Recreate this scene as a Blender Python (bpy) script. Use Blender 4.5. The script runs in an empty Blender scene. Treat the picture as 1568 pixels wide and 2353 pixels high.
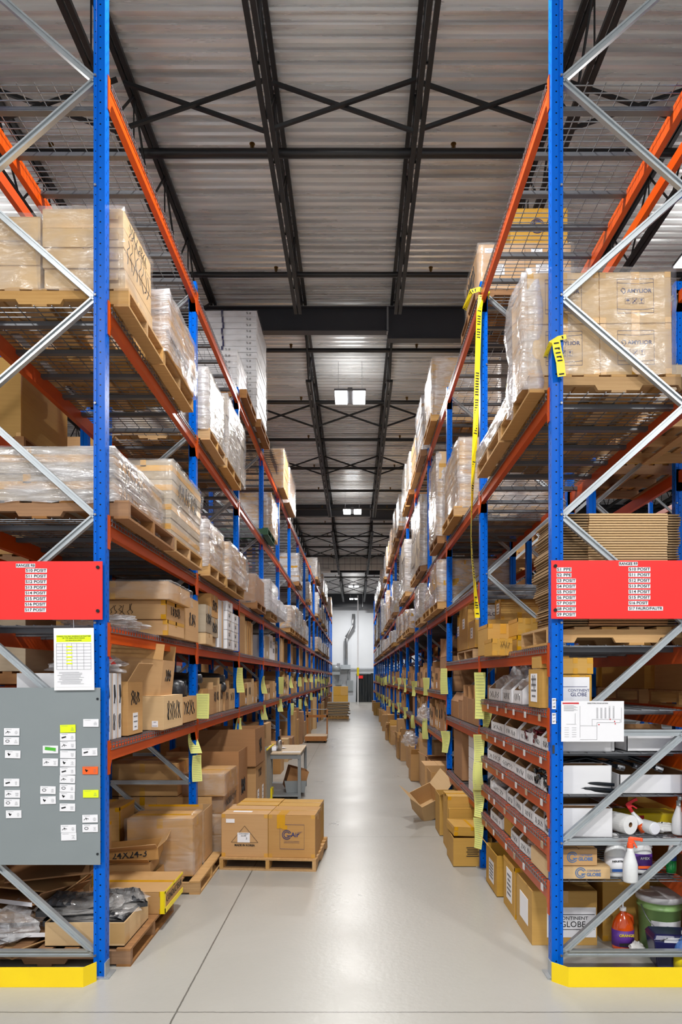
import bpy, math, random
from mathutils import Vector, Matrix, noise
R = random.Random(11)
S = bpy.context.scene
C = S.collection
PI = math.pi
H = 1.97                      # eye height

# ---------------------------------------------------------------- camera
cd = bpy.data.cameras.new('camera'); cam = bpy.data.objects.new('camera', cd); C.objects.link(cam)
cam.location = (0, 0, H); cam.rotation_euler = (PI/2, 0, 0)
cd.sensor_fit = 'HORIZONTAL'; cd.sensor_width = 36; cd.lens = 36
cd.shift_x = -(817-784)/1568; cd.shift_y = (1557-1176.5)/1568
cd.clip_start = .05; cd.clip_end = 200
S.camera = cam
# ---------------------------------------------------------------- world, exposure
w = bpy.data.worlds.new('world'); S.world = w; w.use_nodes = True
w.node_tree.nodes['Background'].inputs[0].default_value = (.95, .97, 1, 1)
w.node_tree.nodes['Background'].inputs[1].default_value = 0.72
S.view_settings.view_transform = 'Standard'; S.view_settings.look = 'None'
S.view_settings.exposure = 0.12; S.view_settings.gamma = 1; S.view_settings.use_curve_mapping = False
LAMP_W = 300
S.cycles.max_bounces = 7; S.cycles.transparent_max_bounces = 14; S.cycles.sample_clamp_indirect = 6
S.cycles.diffuse_bounces = 4; S.cycles.glossy_bounces = 3

# ---------------------------------------------------------------- materials
def lin(c):
    return tuple((v/12.92 if v <= .04045 else ((v+.055)/1.055)**2.4) for v in [x/255 for x in c]) + (1,)
class NT:
    def __init__(s, name):
        s.m = bpy.data.materials.new(name); s.m.use_nodes = True; s.t = s.m.node_tree
        s.b = s.t.nodes['Principled BSDF']
    def n(s, typ, **k):
        o = s.t.nodes.new(typ)
        for a, b in k.items():
            if a.startswith('i_'): o.inputs[a[2:].replace('_', ' ')].default_value = b
            else: setattr(o, a, b)
        return o
    def l(s, a, b): s.t.links.new(a, b)
    def math(s, op, a, b=None, c=None):
        o = s.t.nodes.new('ShaderNodeMath'); o.operation = op
        for i, v in enumerate((a, b, c)):
            if v is None: continue
            if isinstance(v, (int, float)): o.inputs[i].default_value = v
            else: s.l(v, o.inputs[i])
        return o.outputs[0]
    def mix(s, f, a, b, blend='MIX'):
        o = s.t.nodes.new('ShaderNodeMix'); o.data_type = 'RGBA'; o.blend_type = blend
        for i, v in ((0, f), (6, a), (7, b)):
            if hasattr(v, 'is_linked'): s.l(v, o.inputs[i])
            else: o.inputs[i].default_value = v
        return o.outputs[2]
def pm(name, c1, c2=None, rough=.6, metal=0, scale=(8, 8, 8), bump=0, bscale=None, var=0, det=3, coat=0, spec=.5, alpha=1):
    t = NT(name); c1 = lin(c1); c2 = lin(c2) if c2 else tuple(v*.85 for v in c1[:3]) + (1,)
    tc = t.n('ShaderNodeTexCoord'); mp = t.n('ShaderNodeMapping'); mp.inputs['Scale'].default_value = scale
    t.l(tc.outputs['Object'], mp.inputs[0])
    no = t.n('ShaderNodeTexNoise', i_Scale=1, i_Detail=det); t.l(mp.outputs[0], no.inputs[0])
    col = t.mix(no.outputs[0], c1, c2)
    if var:
        oi = t.n('ShaderNodeObjectInfo')
        hv = t.n('ShaderNodeHueSaturation'); t.l(col, hv.inputs['Color'])
        t.l(t.math('MULTIPLY_ADD', oi.outputs['Random'], var, 1-var/2), hv.inputs['Value'])
        r2 = t.math('FRACT', t.math('MULTIPLY', oi.outputs['Random'], 7.13))
        t.l(t.math('MULTIPLY_ADD', r2, var*.9, 1-var*.45), hv.inputs['Saturation'])
        col = hv.outputs[0]
    t.l(col, t.b.inputs['Base Color'])
    t.b.inputs['Roughness'].default_value = rough; t.b.inputs['Metallic'].default_value = metal
    t.b.inputs['Specular IOR Level'].default_value = spec; t.b.inputs['Alpha'].default_value = alpha
    if coat: t.b.inputs['Coat Weight'].default_value = coat
    if bump:
        m2 = t.n('ShaderNodeMapping'); m2.inputs['Scale'].default_value = bscale or scale
        t.l(tc.outputs['Object'], m2.inputs[0])
        n2 = t.n('ShaderNodeTexNoise', i_Scale=1, i_Detail=4); t.l(m2.outputs[0], n2.inputs[0])
        bu = t.n('ShaderNodeBump', i_Strength=bump, i_Distance=.01); t.l(n2.outputs[0], bu.inputs['Height'])
        t.l(bu.outputs[0], t.b.inputs['Normal'])
    return t.m
M = {}
M['kraft'] = pm('kraft_cardboard', (192, 150, 98), (178, 136, 86), .75, scale=(3, 3, 60), var=.16, bump=.15, bscale=(5, 5, 5))
M['pale'] = pm('pale_cardboard', (212, 180, 134), (200, 166, 120), .75, scale=(3, 3, 50), var=.08, bump=.12, bscale=(4, 4, 4))
M['gold'] = pm('golden_cardboard', (196, 152, 70), (180, 136, 58), .7, scale=(3, 3, 60), var=.12, bump=.15, bscale=(5, 5, 5))
M['tan'] = pm('tan_cardboard', (168, 124, 84), (155, 112, 72), .75, scale=(3, 3, 60), var=.15, bump=.12, bscale=(5, 5, 5))
M['inner'] = pm('inner_cardboard', (150, 112, 72), (136, 99, 62), .85, var=.1)
M['flute'] = pm('cardboard_edges', (178, 148, 108), (120, 95, 66), .9, scale=(2, 2, 260), var=.1, det=1)
M['greybrown'] = pm('film_dulled_cardboard', (178, 162, 138), (160, 143, 118), .6, scale=(4, 4, 30), var=.15)
M['whitebox'] = pm('white_cardboard', (226, 226, 228), (212, 212, 215), .6, scale=(3, 3, 20), var=.05)
M['wood'] = pm('pallet_wood', (206, 168, 115), (160, 118, 70), .8, scale=(3, 40, 60), var=.25, bump=.3, bscale=(4, 60, 60))
M['wood2'] = pm('weathered_pallet_wood', (170, 125, 82), (118, 82, 52), .85, scale=(3, 40, 60), var=.3, bump=.3, bscale=(4, 60, 60))
M['woodred'] = pm('cart_wood', (190, 130, 72), (160, 100, 50), .6, scale=(30, 30, 4), var=.1)
M['greenwood'] = pm('green_painted_wood', (40, 80, 55), (30, 60, 40), .8, scale=(3, 40, 60))
M['orange'] = pm('orange_beam_paint', (200, 78, 6), (186, 66, 4), .35, scale=(2, 2, 2), var=.08, spec=.3)
M['galv'] = pm('galvanised_brace', (186, 192, 196), (160, 166, 170), .36, .55, scale=(9, 9, 9), var=.06)
M['channel'] = pm('grey_deck_channel', (112, 114, 118), (92, 94, 98), .4, .4, scale=(6, 6, 6))
M['wire'] = pm('zinc_wire', (150, 152, 156), (110, 112, 116), .4, .7, scale=(30, 30, 30))
M['black'] = pm('black_steel_paint', (34, 36, 38), (26, 28, 30), .5, scale=(3, 3, 3), spec=.4)
M['pipe'] = pm('black_pipe', (30, 31, 33), (24, 25, 27), .35, scale=(3, 3, 3))
M['girder'] = pm('girder_paint', (52, 54, 60), (44, 46, 52), .5, scale=(3, 3, 3))
M['red'] = pm('red_sign_plastic', (238, 38, 34), (230, 30, 28), .4, scale=(2, 2, 2))
M['yellow'] = pm('yellow_guard_paint', (244, 214, 0), (236, 200, 4), .45, scale=(5, 5, 5))
M['greypanel'] = pm('grey_magnet_board', (136, 144, 146), (126, 134, 137), .45, .1, scale=(2, 2, 3))
M['white'] = pm('white_plastic', (238, 238, 240), (230, 230, 232), .45)
M['paper'] = pm('white_paper', (236, 236, 240), (228, 228, 232), .7, scale=(4, 4, 4))
M['ink'] = pm('black_ink', (26, 26, 30), (20, 20, 24), .7)
M['blueink'] = pm('navy_print', (40, 50, 110), (34, 44, 98), .7)
M['skyblue'] = pm('blue_logo_print', (80, 120, 170), (70, 108, 158), .7)
M['greyink'] = pm('grey_print', (120, 120, 124), (104, 104, 108), .7)
M['redink'] = pm('red_print', (200, 30, 40), (190, 26, 36), .7)
M['yellowpaper'] = pm('yellow_green_paper', (218, 222, 132), (208, 212, 120), .75, scale=(3, 3, 3))
M['neon'] = pm('neon_yellow_card', (228, 250, 20), (220, 242, 10), .6)
M['orangecard'] = pm('orange_card', (240, 100, 30), (230, 92, 24), .6)
M['greencard'] = pm('green_tape', (80, 180, 50), (70, 170, 44), .6)
M['tape'] = pm('amber_packing_tape', (206, 152, 40), (190, 138, 34), .3, scale=(12, 12, 12), var=.15)
M['cleartape'] = pm('brown_packing_tape', (196, 158, 106), (184, 146, 92), .25, scale=(12, 12, 12))
M['caution'] = pm('caution_tape_yellow', (246, 224, 20), (238, 212, 14), .4)
M['rubber'] = pm('black_rubber', (52, 54, 58), (32, 34, 38), .35, scale=(14, 14, 14), bump=.4, bscale=(30, 30, 30))
M['darkpart'] = pm('dark_metal_part', (34, 40, 46), (22, 26, 30), .25, .3, var=.2)
M['redpart'] = pm('dark_red_part', (96, 26, 34), (70, 18, 26), .25, .2, var=.2)
M['steel'] = pm('duct_steel', (186, 188, 190), (160, 162, 166), .3, .8, scale=(3, 3, 3))
M['greysteel'] = pm('grey_steel_paint', (150, 156, 158), (136, 142, 146), .4, .2)
M['eleccab'] = pm('grey_cabinet_paint', (168, 176, 182), (158, 166, 172), .5)
M['brass'] = pm('brass', (130, 96, 40), (100, 72, 30), .35, .8)
M['tabletop'] = pm('plywood_top', (208, 188, 160), (190, 168, 138), .6, scale=(30, 3, 3))
M['darkcurtain'] = pm('dark_plastic_curtain', (44, 48, 50), (28, 32, 34), .2, scale=(6, 6, 1), bump=.8, bscale=(14, 4, 2))
M['towel'] = pm('paper_towel', (240, 240, 238), (232, 232, 230), .9, bump=.2, bscale=(60, 60, 60))
M['bucket'] = pm('green_pail_plastic', (150, 190, 120), (138, 176, 108), .35)
M['navy'] = pm('navy_plastic', (34, 34, 84), (26, 26, 68), .3)
M['purple'] = pm('purple_label', (96, 50, 150), (84, 40, 136), .5)
M['bluelabel'] = pm('blue_label', (30, 80, 150), (24, 70, 140), .5)
M['orangeplastic'] = pm('orange_trigger_plastic', (240, 90, 40), (232, 80, 34), .35)
M['orangeliquid'] = pm('orange_liquid_jug', (226, 90, 24), (190, 62, 14), .15, coat=.5)
M['greenliquid'] = pm('green_liquid', (20, 160, 80), (14, 140, 66), .12, coat=.5)
M['blueliquid'] = pm('blue_washer_fluid', (90, 130, 190), (70, 105, 170), .12, coat=.5)
M['jug'] = pm('milky_jug_plastic', (222, 224, 224), (206, 208, 210), .3)
M['vent'] = pm('sock_fabric', (240, 238, 230), (226, 224, 216), .6, scale=(20, 3, 3))

def film_mat(name, base, a0, a1, rough, sc):
    t = NT(name); tc = t.n('ShaderNodeTexCoord'); mp = t.n('ShaderNodeMapping')
    mp.inputs['Scale'].default_value = sc; mp.inputs['Rotation'].default_value = (.35, .2, .1)
    t.l(tc.outputs['Object'], mp.inputs[0])
    n1 = t.n('ShaderNodeTexNoise', i_Scale=1, i_Detail=5, i_Distortion=.6); t.l(mp.outputs[0], n1.inputs[0])
    n2 = t.n('ShaderNodeTexNoise', i_Scale=3.5, i_Detail=2); t.l(tc.outputs['Object'], n2.inputs[0])
    f = t.math('MULTIPLY', n1.outputs[0], n2.outputs[0])
    mr = t.n('ShaderNodeMapRange'); t.l(f, mr.inputs[0]); mr.inputs[1].default_value = .14; mr.inputs[2].default_value = .42
    mr.inputs[3].default_value = a0; mr.inputs[4].default_value = a1
    t.l(mr.outputs[0], t.b.inputs['Alpha'])
    t.b.inputs['Base Color'].default_value = lin(base); t.b.inputs['Roughness'].default_value = rough
    t.b.inputs['Specular IOR Level'].default_value = 1
    t.b.inputs['Coat Weight'].default_value = 1; t.b.inputs['Coat Roughness'].default_value = .05
    bu = t.n('ShaderNodeBump', i_Strength=.8, i_Distance=.02); t.l(n1.outputs[0], bu.inputs['Height'])
    t.l(bu.outputs[0], t.b.inputs['Normal']); t.l(bu.outputs[0], t.b.inputs['Coat Normal'])
    return t.m
M['film'] = film_mat('stretch_film', (206, 204, 206), .22, .8, .22, (5, 5, 26))
M['thinfilm'] = film_mat('thin_stretch_film', (220, 216, 212), .04, .34, .2, (4, 4, 14))
M['bag'] = film_mat('clear_polythene', (206, 206, 208), .22, .75, .16, (16, 16, 16))

# column paint with punched holes
def column_mat():
    t = NT('blue_column_paint'); tc = t.n('ShaderNodeTexCoord'); sp = t.n('ShaderNodeSeparateXYZ'); t.l(tc.outputs['Object'], sp.inputs[0])
    x, y, z = sp.outputs; p = .0714
    def row(u, u0, off, r, rz):
        fz = t.math('MULTIPLY', t.math('SUBTRACT', t.math('FRACT', t.math('ADD', t.math('DIVIDE', z, p), off)), .5), p)
        du = t.math('DIVIDE', t.math('SUBTRACT', u, u0), r); dz = t.math('DIVIDE', fz, rz)
        d = t.math('ADD', t.math('MULTIPLY', du, du), t.math('MULTIPLY', dz, dz))
        return t.math('LESS_THAN', d, 1)
    ax = t.math('ABSOLUTE', x)
    a = row(ax, .030, 0, .0055, .0055); b = row(ax, .062, .5, .004, .004); c = row(y, .028, .25, .004, .011); d = row(y, .055, .75, .004, .011)
    h = t.math('MAXIMUM', t.math('MAXIMUM', a, b), t.math('MAXIMUM', c, d))
    t.l(t.mix(h, lin((0, 92, 196)), lin((6, 12, 26))), t.b.inputs['Base Color'])
    t.b.inputs['Roughness'].default_value = .3; t.b.inputs['Specular IOR Level'].default_value = .14
    return t.m
M['blue'] = column_mat()

def emis(name, c, s):
    t = NT(name); t.b.inputs['Base Color'].default_value = lin(c)
    t.b.inputs['Emission Color'].default_value = lin(c); t.b.inputs['Emission Strength'].default_value = s
    return t.m
M['led'] = emis('led_panel', (255, 255, 255), 22)

def floor_mat():
    t = NT('polished_concrete'); tc = t.n('ShaderNodeTexCoord'); sp = t.n('ShaderNodeSeparateXYZ'); t.l(tc.outputs['Object'], sp.inputs[0])
    n1 = t.n('ShaderNodeTexNoise', i_Scale=.9, i_Detail=7, i_Roughness=.62, i_Distortion=.4); t.l(tc.outputs['Object'], n1.inputs[0])
    n2 = t.n('ShaderNodeTexNoise', i_Scale=26, i_Detail=5); t.l(tc.outputs['Object'], n2.inputs[0])
    col = t.mix(n1.outputs[0], lin((172, 170, 164)), lin((150, 147, 140)))
    col = t.mix(t.math('MULTIPLY', n2.outputs[0], .25), col, lin((160, 157, 148)))
    mp = t.n('ShaderNodeMapping'); mp.inputs['Scale'].default_value = (.7, 6, 1); t.l(tc.outputs['Object'], mp.inputs[0])
    n3 = t.n('ShaderNodeTexNoise', i_Scale=3, i_Detail=6); t.l(mp.outputs[0], n3.inputs[0])
    sc = t.math('GREATER_THAN', n3.outputs[0], .66)
    col = t.mix(t.math('MULTIPLY', sc, .01), col, lin((140, 138, 130)))
    wob = t.math('MULTIPLY', t.math('SUBTRACT', n2.outputs[0], .5), .008)
    def joint(c, off, per, wd):
        u = t.math('MULTIPLY', t.math('SUBTRACT', t.math('FRACT', t.math('ADD', t.math('DIVIDE', t.math('ADD', c, -off), per), .5)), .5), per)
        return t.math('LESS_THAN', t.math('ABSOLUTE', t.math('ADD', u, wob)), wd)
    j = t.math('MAXIMUM', joint(sp.outputs[0], -1.055, 4.43, .0055), joint(sp.outputs[1], 4.017, 4.43, .0045))
    col = t.mix(t.math('MULTIPLY', j, .8), col, lin((70, 68, 62)))
    t.l(col, t.b.inputs['Base Color'])
    rr = t.n('ShaderNodeMapRange'); t.l(n1.outputs[0], rr.inputs[0]); rr.inputs[3].default_value = .2; rr.inputs[4].default_value = .42
    t.l(rr.outputs[0], t.b.inputs['Roughness'])
    bu = t.n('ShaderNodeBump', i_Strength=.12, i_Distance=.01); t.l(n2.outputs[0], bu.inputs['Height']); t.l(bu.outputs[0], t.b.inputs['Normal'])
    return t.m
M['floor'] = floor_mat()
def deck_mat():
    t = NT('galvanised_roof_deck'); tc = t.n('ShaderNodeTexCoord'); mp = t.n('ShaderNodeMapping'); mp.inputs['Scale'].default_value = (.35, 5, 5)
    t.l(tc.outputs['Object'], mp.inputs[0])
    n = t.n('ShaderNodeTexNoise', i_Scale=1.3, i_Detail=5); t.l(mp.outputs[0], n.inputs[0])
    cr = t.n('ShaderNodeValToRGB'); t.l(n.outputs[0], cr.inputs[0])
    cr.color_ramp.elements[0].position = .3; cr.color_ramp.elements[0].color = lin((200, 201, 201))
    cr.color_ramp.elements[1].position = .7; cr.color_ramp.elements[1].color = lin((240, 242, 243))
    t.l(cr.outputs[0], t.b.inputs['Base Color']); t.b.inputs['Metallic'].default_value = .5
    rr = t.n('ShaderNodeMapRange'); t.l(n.outputs[0], rr.inputs[0]); rr.inputs[3].default_value = .2; rr.inputs[4].default_value = .36
    t.l(rr.outputs[0], t.b.inputs['Roughness'])
    return t.m
M['deck'] = deck_mat()
M['wallw'] = pm('painted_white_wall', (226, 230, 234), (216, 220, 226), .6, scale=(1, 1, 1))
M['wallg'] = pm('grey_block_wall', (190, 194, 198), (176, 180, 186), .5, scale=(2, 2, 2))

# ---------------------------------------------------------------- mesh helpers
class MB:
    def __init__(s): s.v = []; s.f = []
    def add(s, vs, fs):
        k = len(s.v); s.v += [tuple(v) for v in vs]; s.f += [tuple(i+k for i in f) for f in fs]; return s
    def box(s, x0, x1, y0, y1, z0, z1, caps=True):
        f = [(0,3,2,1),(4,5,6,7),(0,1,5,4),(1,2,6,5),(2,3,7,6),(3,0,4,7)]
        return s.add([(x0,y0,z0),(x1,y0,z0),(x1,y1,z0),(x0,y1,z0),(x0,y0,z1),(x1,y0,z1),(x1,y1,z1),(x0,y1,z1)], f)
    def bx(s, c, sz, rot=(0,0,0), mtx=None):
        m = mtx or Matrix.Translation(c) @ (Matrix.Rotation(rot[2],4,'Z') @ Matrix.Rotation(rot[1],4,'Y') @ Matrix.Rotation(rot[0],4,'X'))
        a, b, d = sz[0]/2, sz[1]/2, sz[2]/2
        k = MB().box(-a,a,-b,b,-d,d)
        return s.add([m @ Vector(v) for v in k.v], k.f)
    def bar(s, p, q, w, h, up=(0,0,1)):
        p, q = Vector(p), Vector(q); d = (q-p).normalized(); a = d.cross(Vector(up))
        if a.length < 1e-4: a = d.cross(Vector((0,1,0)))
        a.normalize(); b = a.cross(d).normalized(); a = a*w/2; b = b*h/2
        return s.add([p-a-b, p+a-b, p+a+b, p-a+b, q-a-b, q+a-b, q+a+b, q-a+b],
                     [(0,1,2,3),(7,6,5,4),(0,4,5,1),(1,5,6,2),(2,6,7,3),(3,7,4,0)])
    def path(s, pts, r, n=8, caps=True):
        pts = [Vector(p) for p in pts]; k = len(s.v); rr = r if isinstance(r, (list, tuple)) else [r]*len(pts)
        ref = Vector((0,0,1)); vs = []
        for i, p in enumerate(pts):
            d = (pts[min(i+1,len(pts)-1)] - pts[max(i-1,0)]).normalized()
            a = d.cross(ref)
            if a.length < .05: a = d.cross(Vector((1,0,0)))
            a.normalize(); b = a.cross(d)
            for j in range(n):
                t = 2*PI*j/n; vs.append(p + (a*math.cos(t) + b*math.sin(t))*rr[i])
        fs = [(i*n+j, i*n+(j+1)%n, (i+1)*n+(j+1)%n, (i+1)*n+j) for i in range(len(pts)-1) for j in range(n)]
        if caps: fs += [tuple(range(n-1,-1,-1)), tuple((len(pts)-1)*n+j for j in range(n))]
        return s.add(vs, fs)
    def lathe(s, prof, c=(0,0,0), n=20, sx=1, sy=1, caps=True):
        vs = [(c[0]+r*math.cos(2*PI*j/n)*sx, c[1]+r*math.sin(2*PI*j/n)*sy, c[2]+z) for r, z in prof for j in range(n)]
        fs = [(i*n+j, i*n+(j+1)%n, (i+1)*n+(j+1)%n, (i+1)*n+j) for i in range(len(prof)-1) for j in range(n)]
        if caps and prof[0][0] > 1e-4: fs.append(tuple(range(n-1,-1,-1)))
        if caps and prof[-1][0] > 1e-4: fs.append(tuple((len(prof)-1)*n+j for j in range(n)))
        return s.add(vs, fs)
    def grid(s, fn, nu, nv, close=False):
        vs = [fn(i/nu, j/nv) for i in range(nu+1) for j in range(nv+1)]
        return s.add(vs, [(i*(nv+1)+j, (i+1)*(nv+1)+j, (i+1)*(nv+1)+j+1, i*(nv+1)+j+1) for i in range(nu) for j in range(nv)])
    def extrude(s, poly, z0, z1):
        n = len(poly)
        return s.add([(x,y,z0) for x,y in poly] + [(x,y,z1) for x,y in poly],
                     [tuple(range(n-1,-1,-1)), tuple(range(n,2*n))] + [(i,(i+1)%n,(i+1)%n+n,i+n) for i in range(n)])
    def rotx(s, m):
        s.v = [tuple(m @ Vector(v)) for v in s.v]; return s
    def mesh(s, name, mat=None, smooth=False):
        me = bpy.data.meshes.new(name); me.from_pydata(s.v, [], s.f); me.update()
        if mat: me.materials.append(M[mat] if isinstance(mat, str) else mat)
        if smooth: me.polygons.foreach_set('use_smooth', [True]*len(me.polygons))
        return me
    def build(s, name, mat, parent=None, loc=(0,0,0), rz=0, smooth=False, bevel=0, sub=0):
        return inst(s.mesh(name, mat, smooth), name, parent, loc, rz, bevel, sub)
def inst(me, name, parent=None, loc=(0,0,0), rz=0, bevel=0, sub=0):
    o = bpy.data.objects.new(name, me); C.objects.link(o); o.location = loc
    o.rotation_euler = (0,0,rz) if isinstance(rz, (int,float)) else rz
    if parent: o.parent = parent
    if bevel:
        b = o.modifiers.new('b', 'BEVEL'); b.width = bevel; b.segments = 2
    if sub:
        b = o.modifiers.new('s', 'SUBSURF'); b.levels = sub; b.render_levels = sub
    return o
def tag(o, label, cat, group=None, kind=None):
    if label: o['label'] = label
    if cat: o['category'] = cat
    if group: o['group'] = group
    if kind: o['kind'] = kind
    return o
def thing(name, label, cat, loc=(0,0,0), rz=0, group=None):
    o = bpy.data.objects.new(name, None); C.objects.link(o); o.empty_display_size = .1
    o.location = loc; o.rotation_euler = (0,0,rz) if isinstance(rz, (int,float)) else rz
    return tag(o, label, cat, group)
def copy_tree(o, parent=None):
    c = o.copy(); C.objects.link(c); c.parent = parent
    for ch in list(o.children): copy_tree(ch, c)
    return c
def struct(o): o['kind'] = 'structure'; return o
def text(s, parent, loc, size, mat='ink', rot=(PI/2,0,0), name='lettering', align='CENTER', sx=1, bold=0):
    cu = bpy.data.curves.new(name, 'FONT'); cu.body = s; cu.size = size; cu.align_x = align; cu.align_y = 'CENTER'
    cu.extrude = .0006; cu.offset = bold; cu.materials.append(M[mat]); cu.resolution_u = 3
    t = bpy.data.objects.new('t', cu); me = bpy.data.meshes.new_from_object(t); bpy.data.objects.remove(t); bpy.data.curves.remove(cu)
    o = bpy.data.objects.new(name, me); C.objects.link(o); o.location = loc; o.rotation_euler = rot; o.parent = parent
    o.scale = (sx, 1, 1)
    return o
def wx(px, Y): return (px-817)*Y/1568
def wz(py, Y): return H-(py-1557)*Y/1568
ORD = 'first second third fourth fifth sixth seventh eighth ninth tenth eleventh twelfth thirteenth fourteenth fifteenth sixteenth seventeenth eighteenth nineteenth twentieth'.split()
def scribble(parent, w, h, axis, off, mat='ink', n=5, r=.003, seed=0, name='handwriting'):
    """marker writing as thin raised strokes on a face; axis: 'y-' faces the camera, 'x+'/'x-' the aisle"""
    q = random.Random(seed); m = MB(); n = int(n*1.6+.5); r = r*.62
    for k in range(n):
        cx = -w/2 + w*(k+.5)/n; pts = []
        for j in range(5):
            u = cx + q.uniform(-.45,.45)*w/n; v = (j/4-.5)*h*q.uniform(.7,1.1)
            if j == 2: u = cx + q.choice((-.4,.4))*w/n
            pts.append((u, v))
        for a, b in zip(pts, pts[1:]):
            if axis == 'y-': p, s_ = (a[0], 0, a[1]), (b[0], 0, b[1])
            else: p, s_ = (0, a[0], a[1]), (0, b[0], b[1])
            m.bar(p, s_, r*1.4 if axis=='y-' else r*1.4, r*.8 if axis=='y-' else r*1.4)
    return m.build(name, mat, parent, off)

# ---------------------------------------------------------------- cartons
def carton(x0, x1, y0, y1, z0, z1, label=None, mat='kraft', tape=None, group=None, parent=None, name='carton', rz=0, bev=.004, cat='carton', tilt=None):
    """closed carton; two top flaps meeting in a seam, tape along it"""
    W, D, T = x1-x0, y1-y0, z1-z0; cx, cy = (x0+x1)/2, (y0+y1)/2
    m = MB().box(-W/2,W/2,-D/2,D/2,0,T-.006)
    if W >= D:
        m.box(-W/2,W/2,-D/2,-.002,T-.005,T); m.box(-W/2,W/2,.002,D/2,T-.005,T)
    else:
        m.box(-W/2,-.002,-D/2,D/2,T-.005,T); m.box(.002,W/2,-D/2,D/2,T-.005,T)
    o = m.build(name, mat, parent, (cx,cy,z0), rz, bevel=bev)
    if tilt: o.rotation_euler = tilt
    if not parent: tag(o, label, cat, group)
    if tape:
        t = MB(); e = .0012; tw = min(.055, T*.3); d = min(.09, T*.35)
        if W >= D:
            t.box(-W/2-e,W/2+e,-tw/2,tw/2,T,T+e); t.box(-W/2-e,-W/2,-tw/2,tw/2,T-d,T+e); t.box(W/2,W/2+e,-tw/2,tw/2,T-d,T+e)
            if 'f' in tape: t.box(-tw/2,tw/2,-D/2-e,-D/2,T-d,T); t.box(-tw/2,tw/2,-D/2-e,-D/2,0,d)
        else:
            t.box(-tw/2,tw/2,-D/2-e,D/2+e,T,T+e); t.box(-tw/2,tw/2,-D/2-e,-D/2,T-d,T+e); t.box(-tw/2,tw/2,D/2,D/2+e,T-d,T+e)
            if 'f' in tape: t.box(-tw/2,tw/2,-D/2-e,-D/2,0,d)
        if 'b' in tape:
            t.box(-W/2-e,W/2+e,-D/2-e,-D/2,T*.42,T*.42+tw); t.box(W/2,W/2+e,-D/2,D/2,T*.42,T*.42+tw); t.box(-W/2-e,-W/2,-D/2,D/2,T*.42,T*.42+tw)
        if 'e' in tape:
            for sx in (-1, 1):
                t.bx((sx*(W/2-.02),-D/2-e/2,T-.02),(.04,e,.04)); t.bx((sx*(W/2-.02),-D/2-e/2,.02),(.04,e,.04))
                t.bx((sx*(W/2+e/2),0,T-.015),(e,D,.03)); t.bx((sx*(W/2+e/2),-D/2+.012,T/2),(e,.024,T))
        t.build('packing_tape', 'cleartape' if 'c' in tape else 'tape', o)
    return o
def open_carton(x0, x1, y0, y1, z0, z1, label, mat='kraft', group=None, rz=0, flaps='nsew', ang=None, tilt=None, flen=None, name='open_carton', cat='open carton', th=.006):
    W, D, T = x1-x0, y1-y0, z1-z0
    m = MB().box(-W/2,W/2,-D/2,D/2,0,.006)
    m.box(-W/2,W/2,-D/2,-D/2+th,0,T).box(-W/2,W/2,D/2-th,D/2,0,T).box(-W/2,-W/2+th,-D/2+th,D/2-th,0,T).box(W/2-th,W/2,-D/2+th,D/2-th,0,T)
    o = m.build(name, mat, None, ((x0+x1)/2,(y0+y1)/2,z0), rz); tag(o, label, cat, group)
    if tilt: o.rotation_euler = tilt
    fl = flen or min(W,D)*.42; ang = ang or {}
    for k in flaps:
        a = ang.get(k, R.uniform(-.5,1.3))
        # flap hinged on the rim; a = 0 straight up, positive leans outward
        if k in 'ns':
            sgn = -1 if k == 's' else 1; yy = sgn*D/2
            p = Vector((0,yy,T)); q = Vector((0,yy+sgn*math.sin(a)*fl,T+math.cos(a)*fl)); f = MB().bar(p,q,W*.98,.005,up=(1,0,0) if False else (0,0,1)) if abs(math.sin(a))>.05 else MB().box(-W*.49,W*.49,yy-.003,yy+.003,T,T+fl)
        else:
            sgn = -1 if k == 'w' else 1; xx = sgn*W/2
            p = Vector((xx,0,T)); q = Vector((xx+sgn*math.sin(a)*fl,0,T+math.cos(a)*fl)); f = MB().bar(p,q,D*.98,.005) if abs(math.sin(a))>.05 else MB().box(xx-.003,xx+.003,-D*.49,D*.49,T,T+fl)
        f.build('flap', mat, o)
    return o
def sticker(parent, face, u, v, w, h, dims, mat='paper', lines=3, seed=1):
    """paper label on a carton face; dims = (W, D) of the carton; u, v on the face"""
    W, D = dims; e = .0018
    if face == 'y-': o = MB().bx((u,-D/2-e/2,v),(w,e,h)).build('paper_label', mat, parent)
    elif face == 'x+': o = MB().bx((W/2+e/2,u,v),(e,w,h)).build('paper_label', mat, parent)
    else: o = MB().bx((-W/2-e/2,u,v),(e,w,h)).build('paper_label', mat, parent)
    m = MB()
    for k in range(lines):
        vv = v + h*(.3-.6*k/max(1,lines-1)); ww = w*R.uniform(.4,.8)
        if face == 'y-': m.bx((u,-D/2-e-.0004,vv),(ww,.0008,h*.07))
        elif face == 'x+': m.bx((W/2+e+.0004,u,vv),(.0008,ww,h*.07))
        else: m.bx((-W/2-e-.0004,u,vv),(.0008,ww,h*.07))
    if lines: m.build('print', 'greyink', o)
    return o

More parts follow.
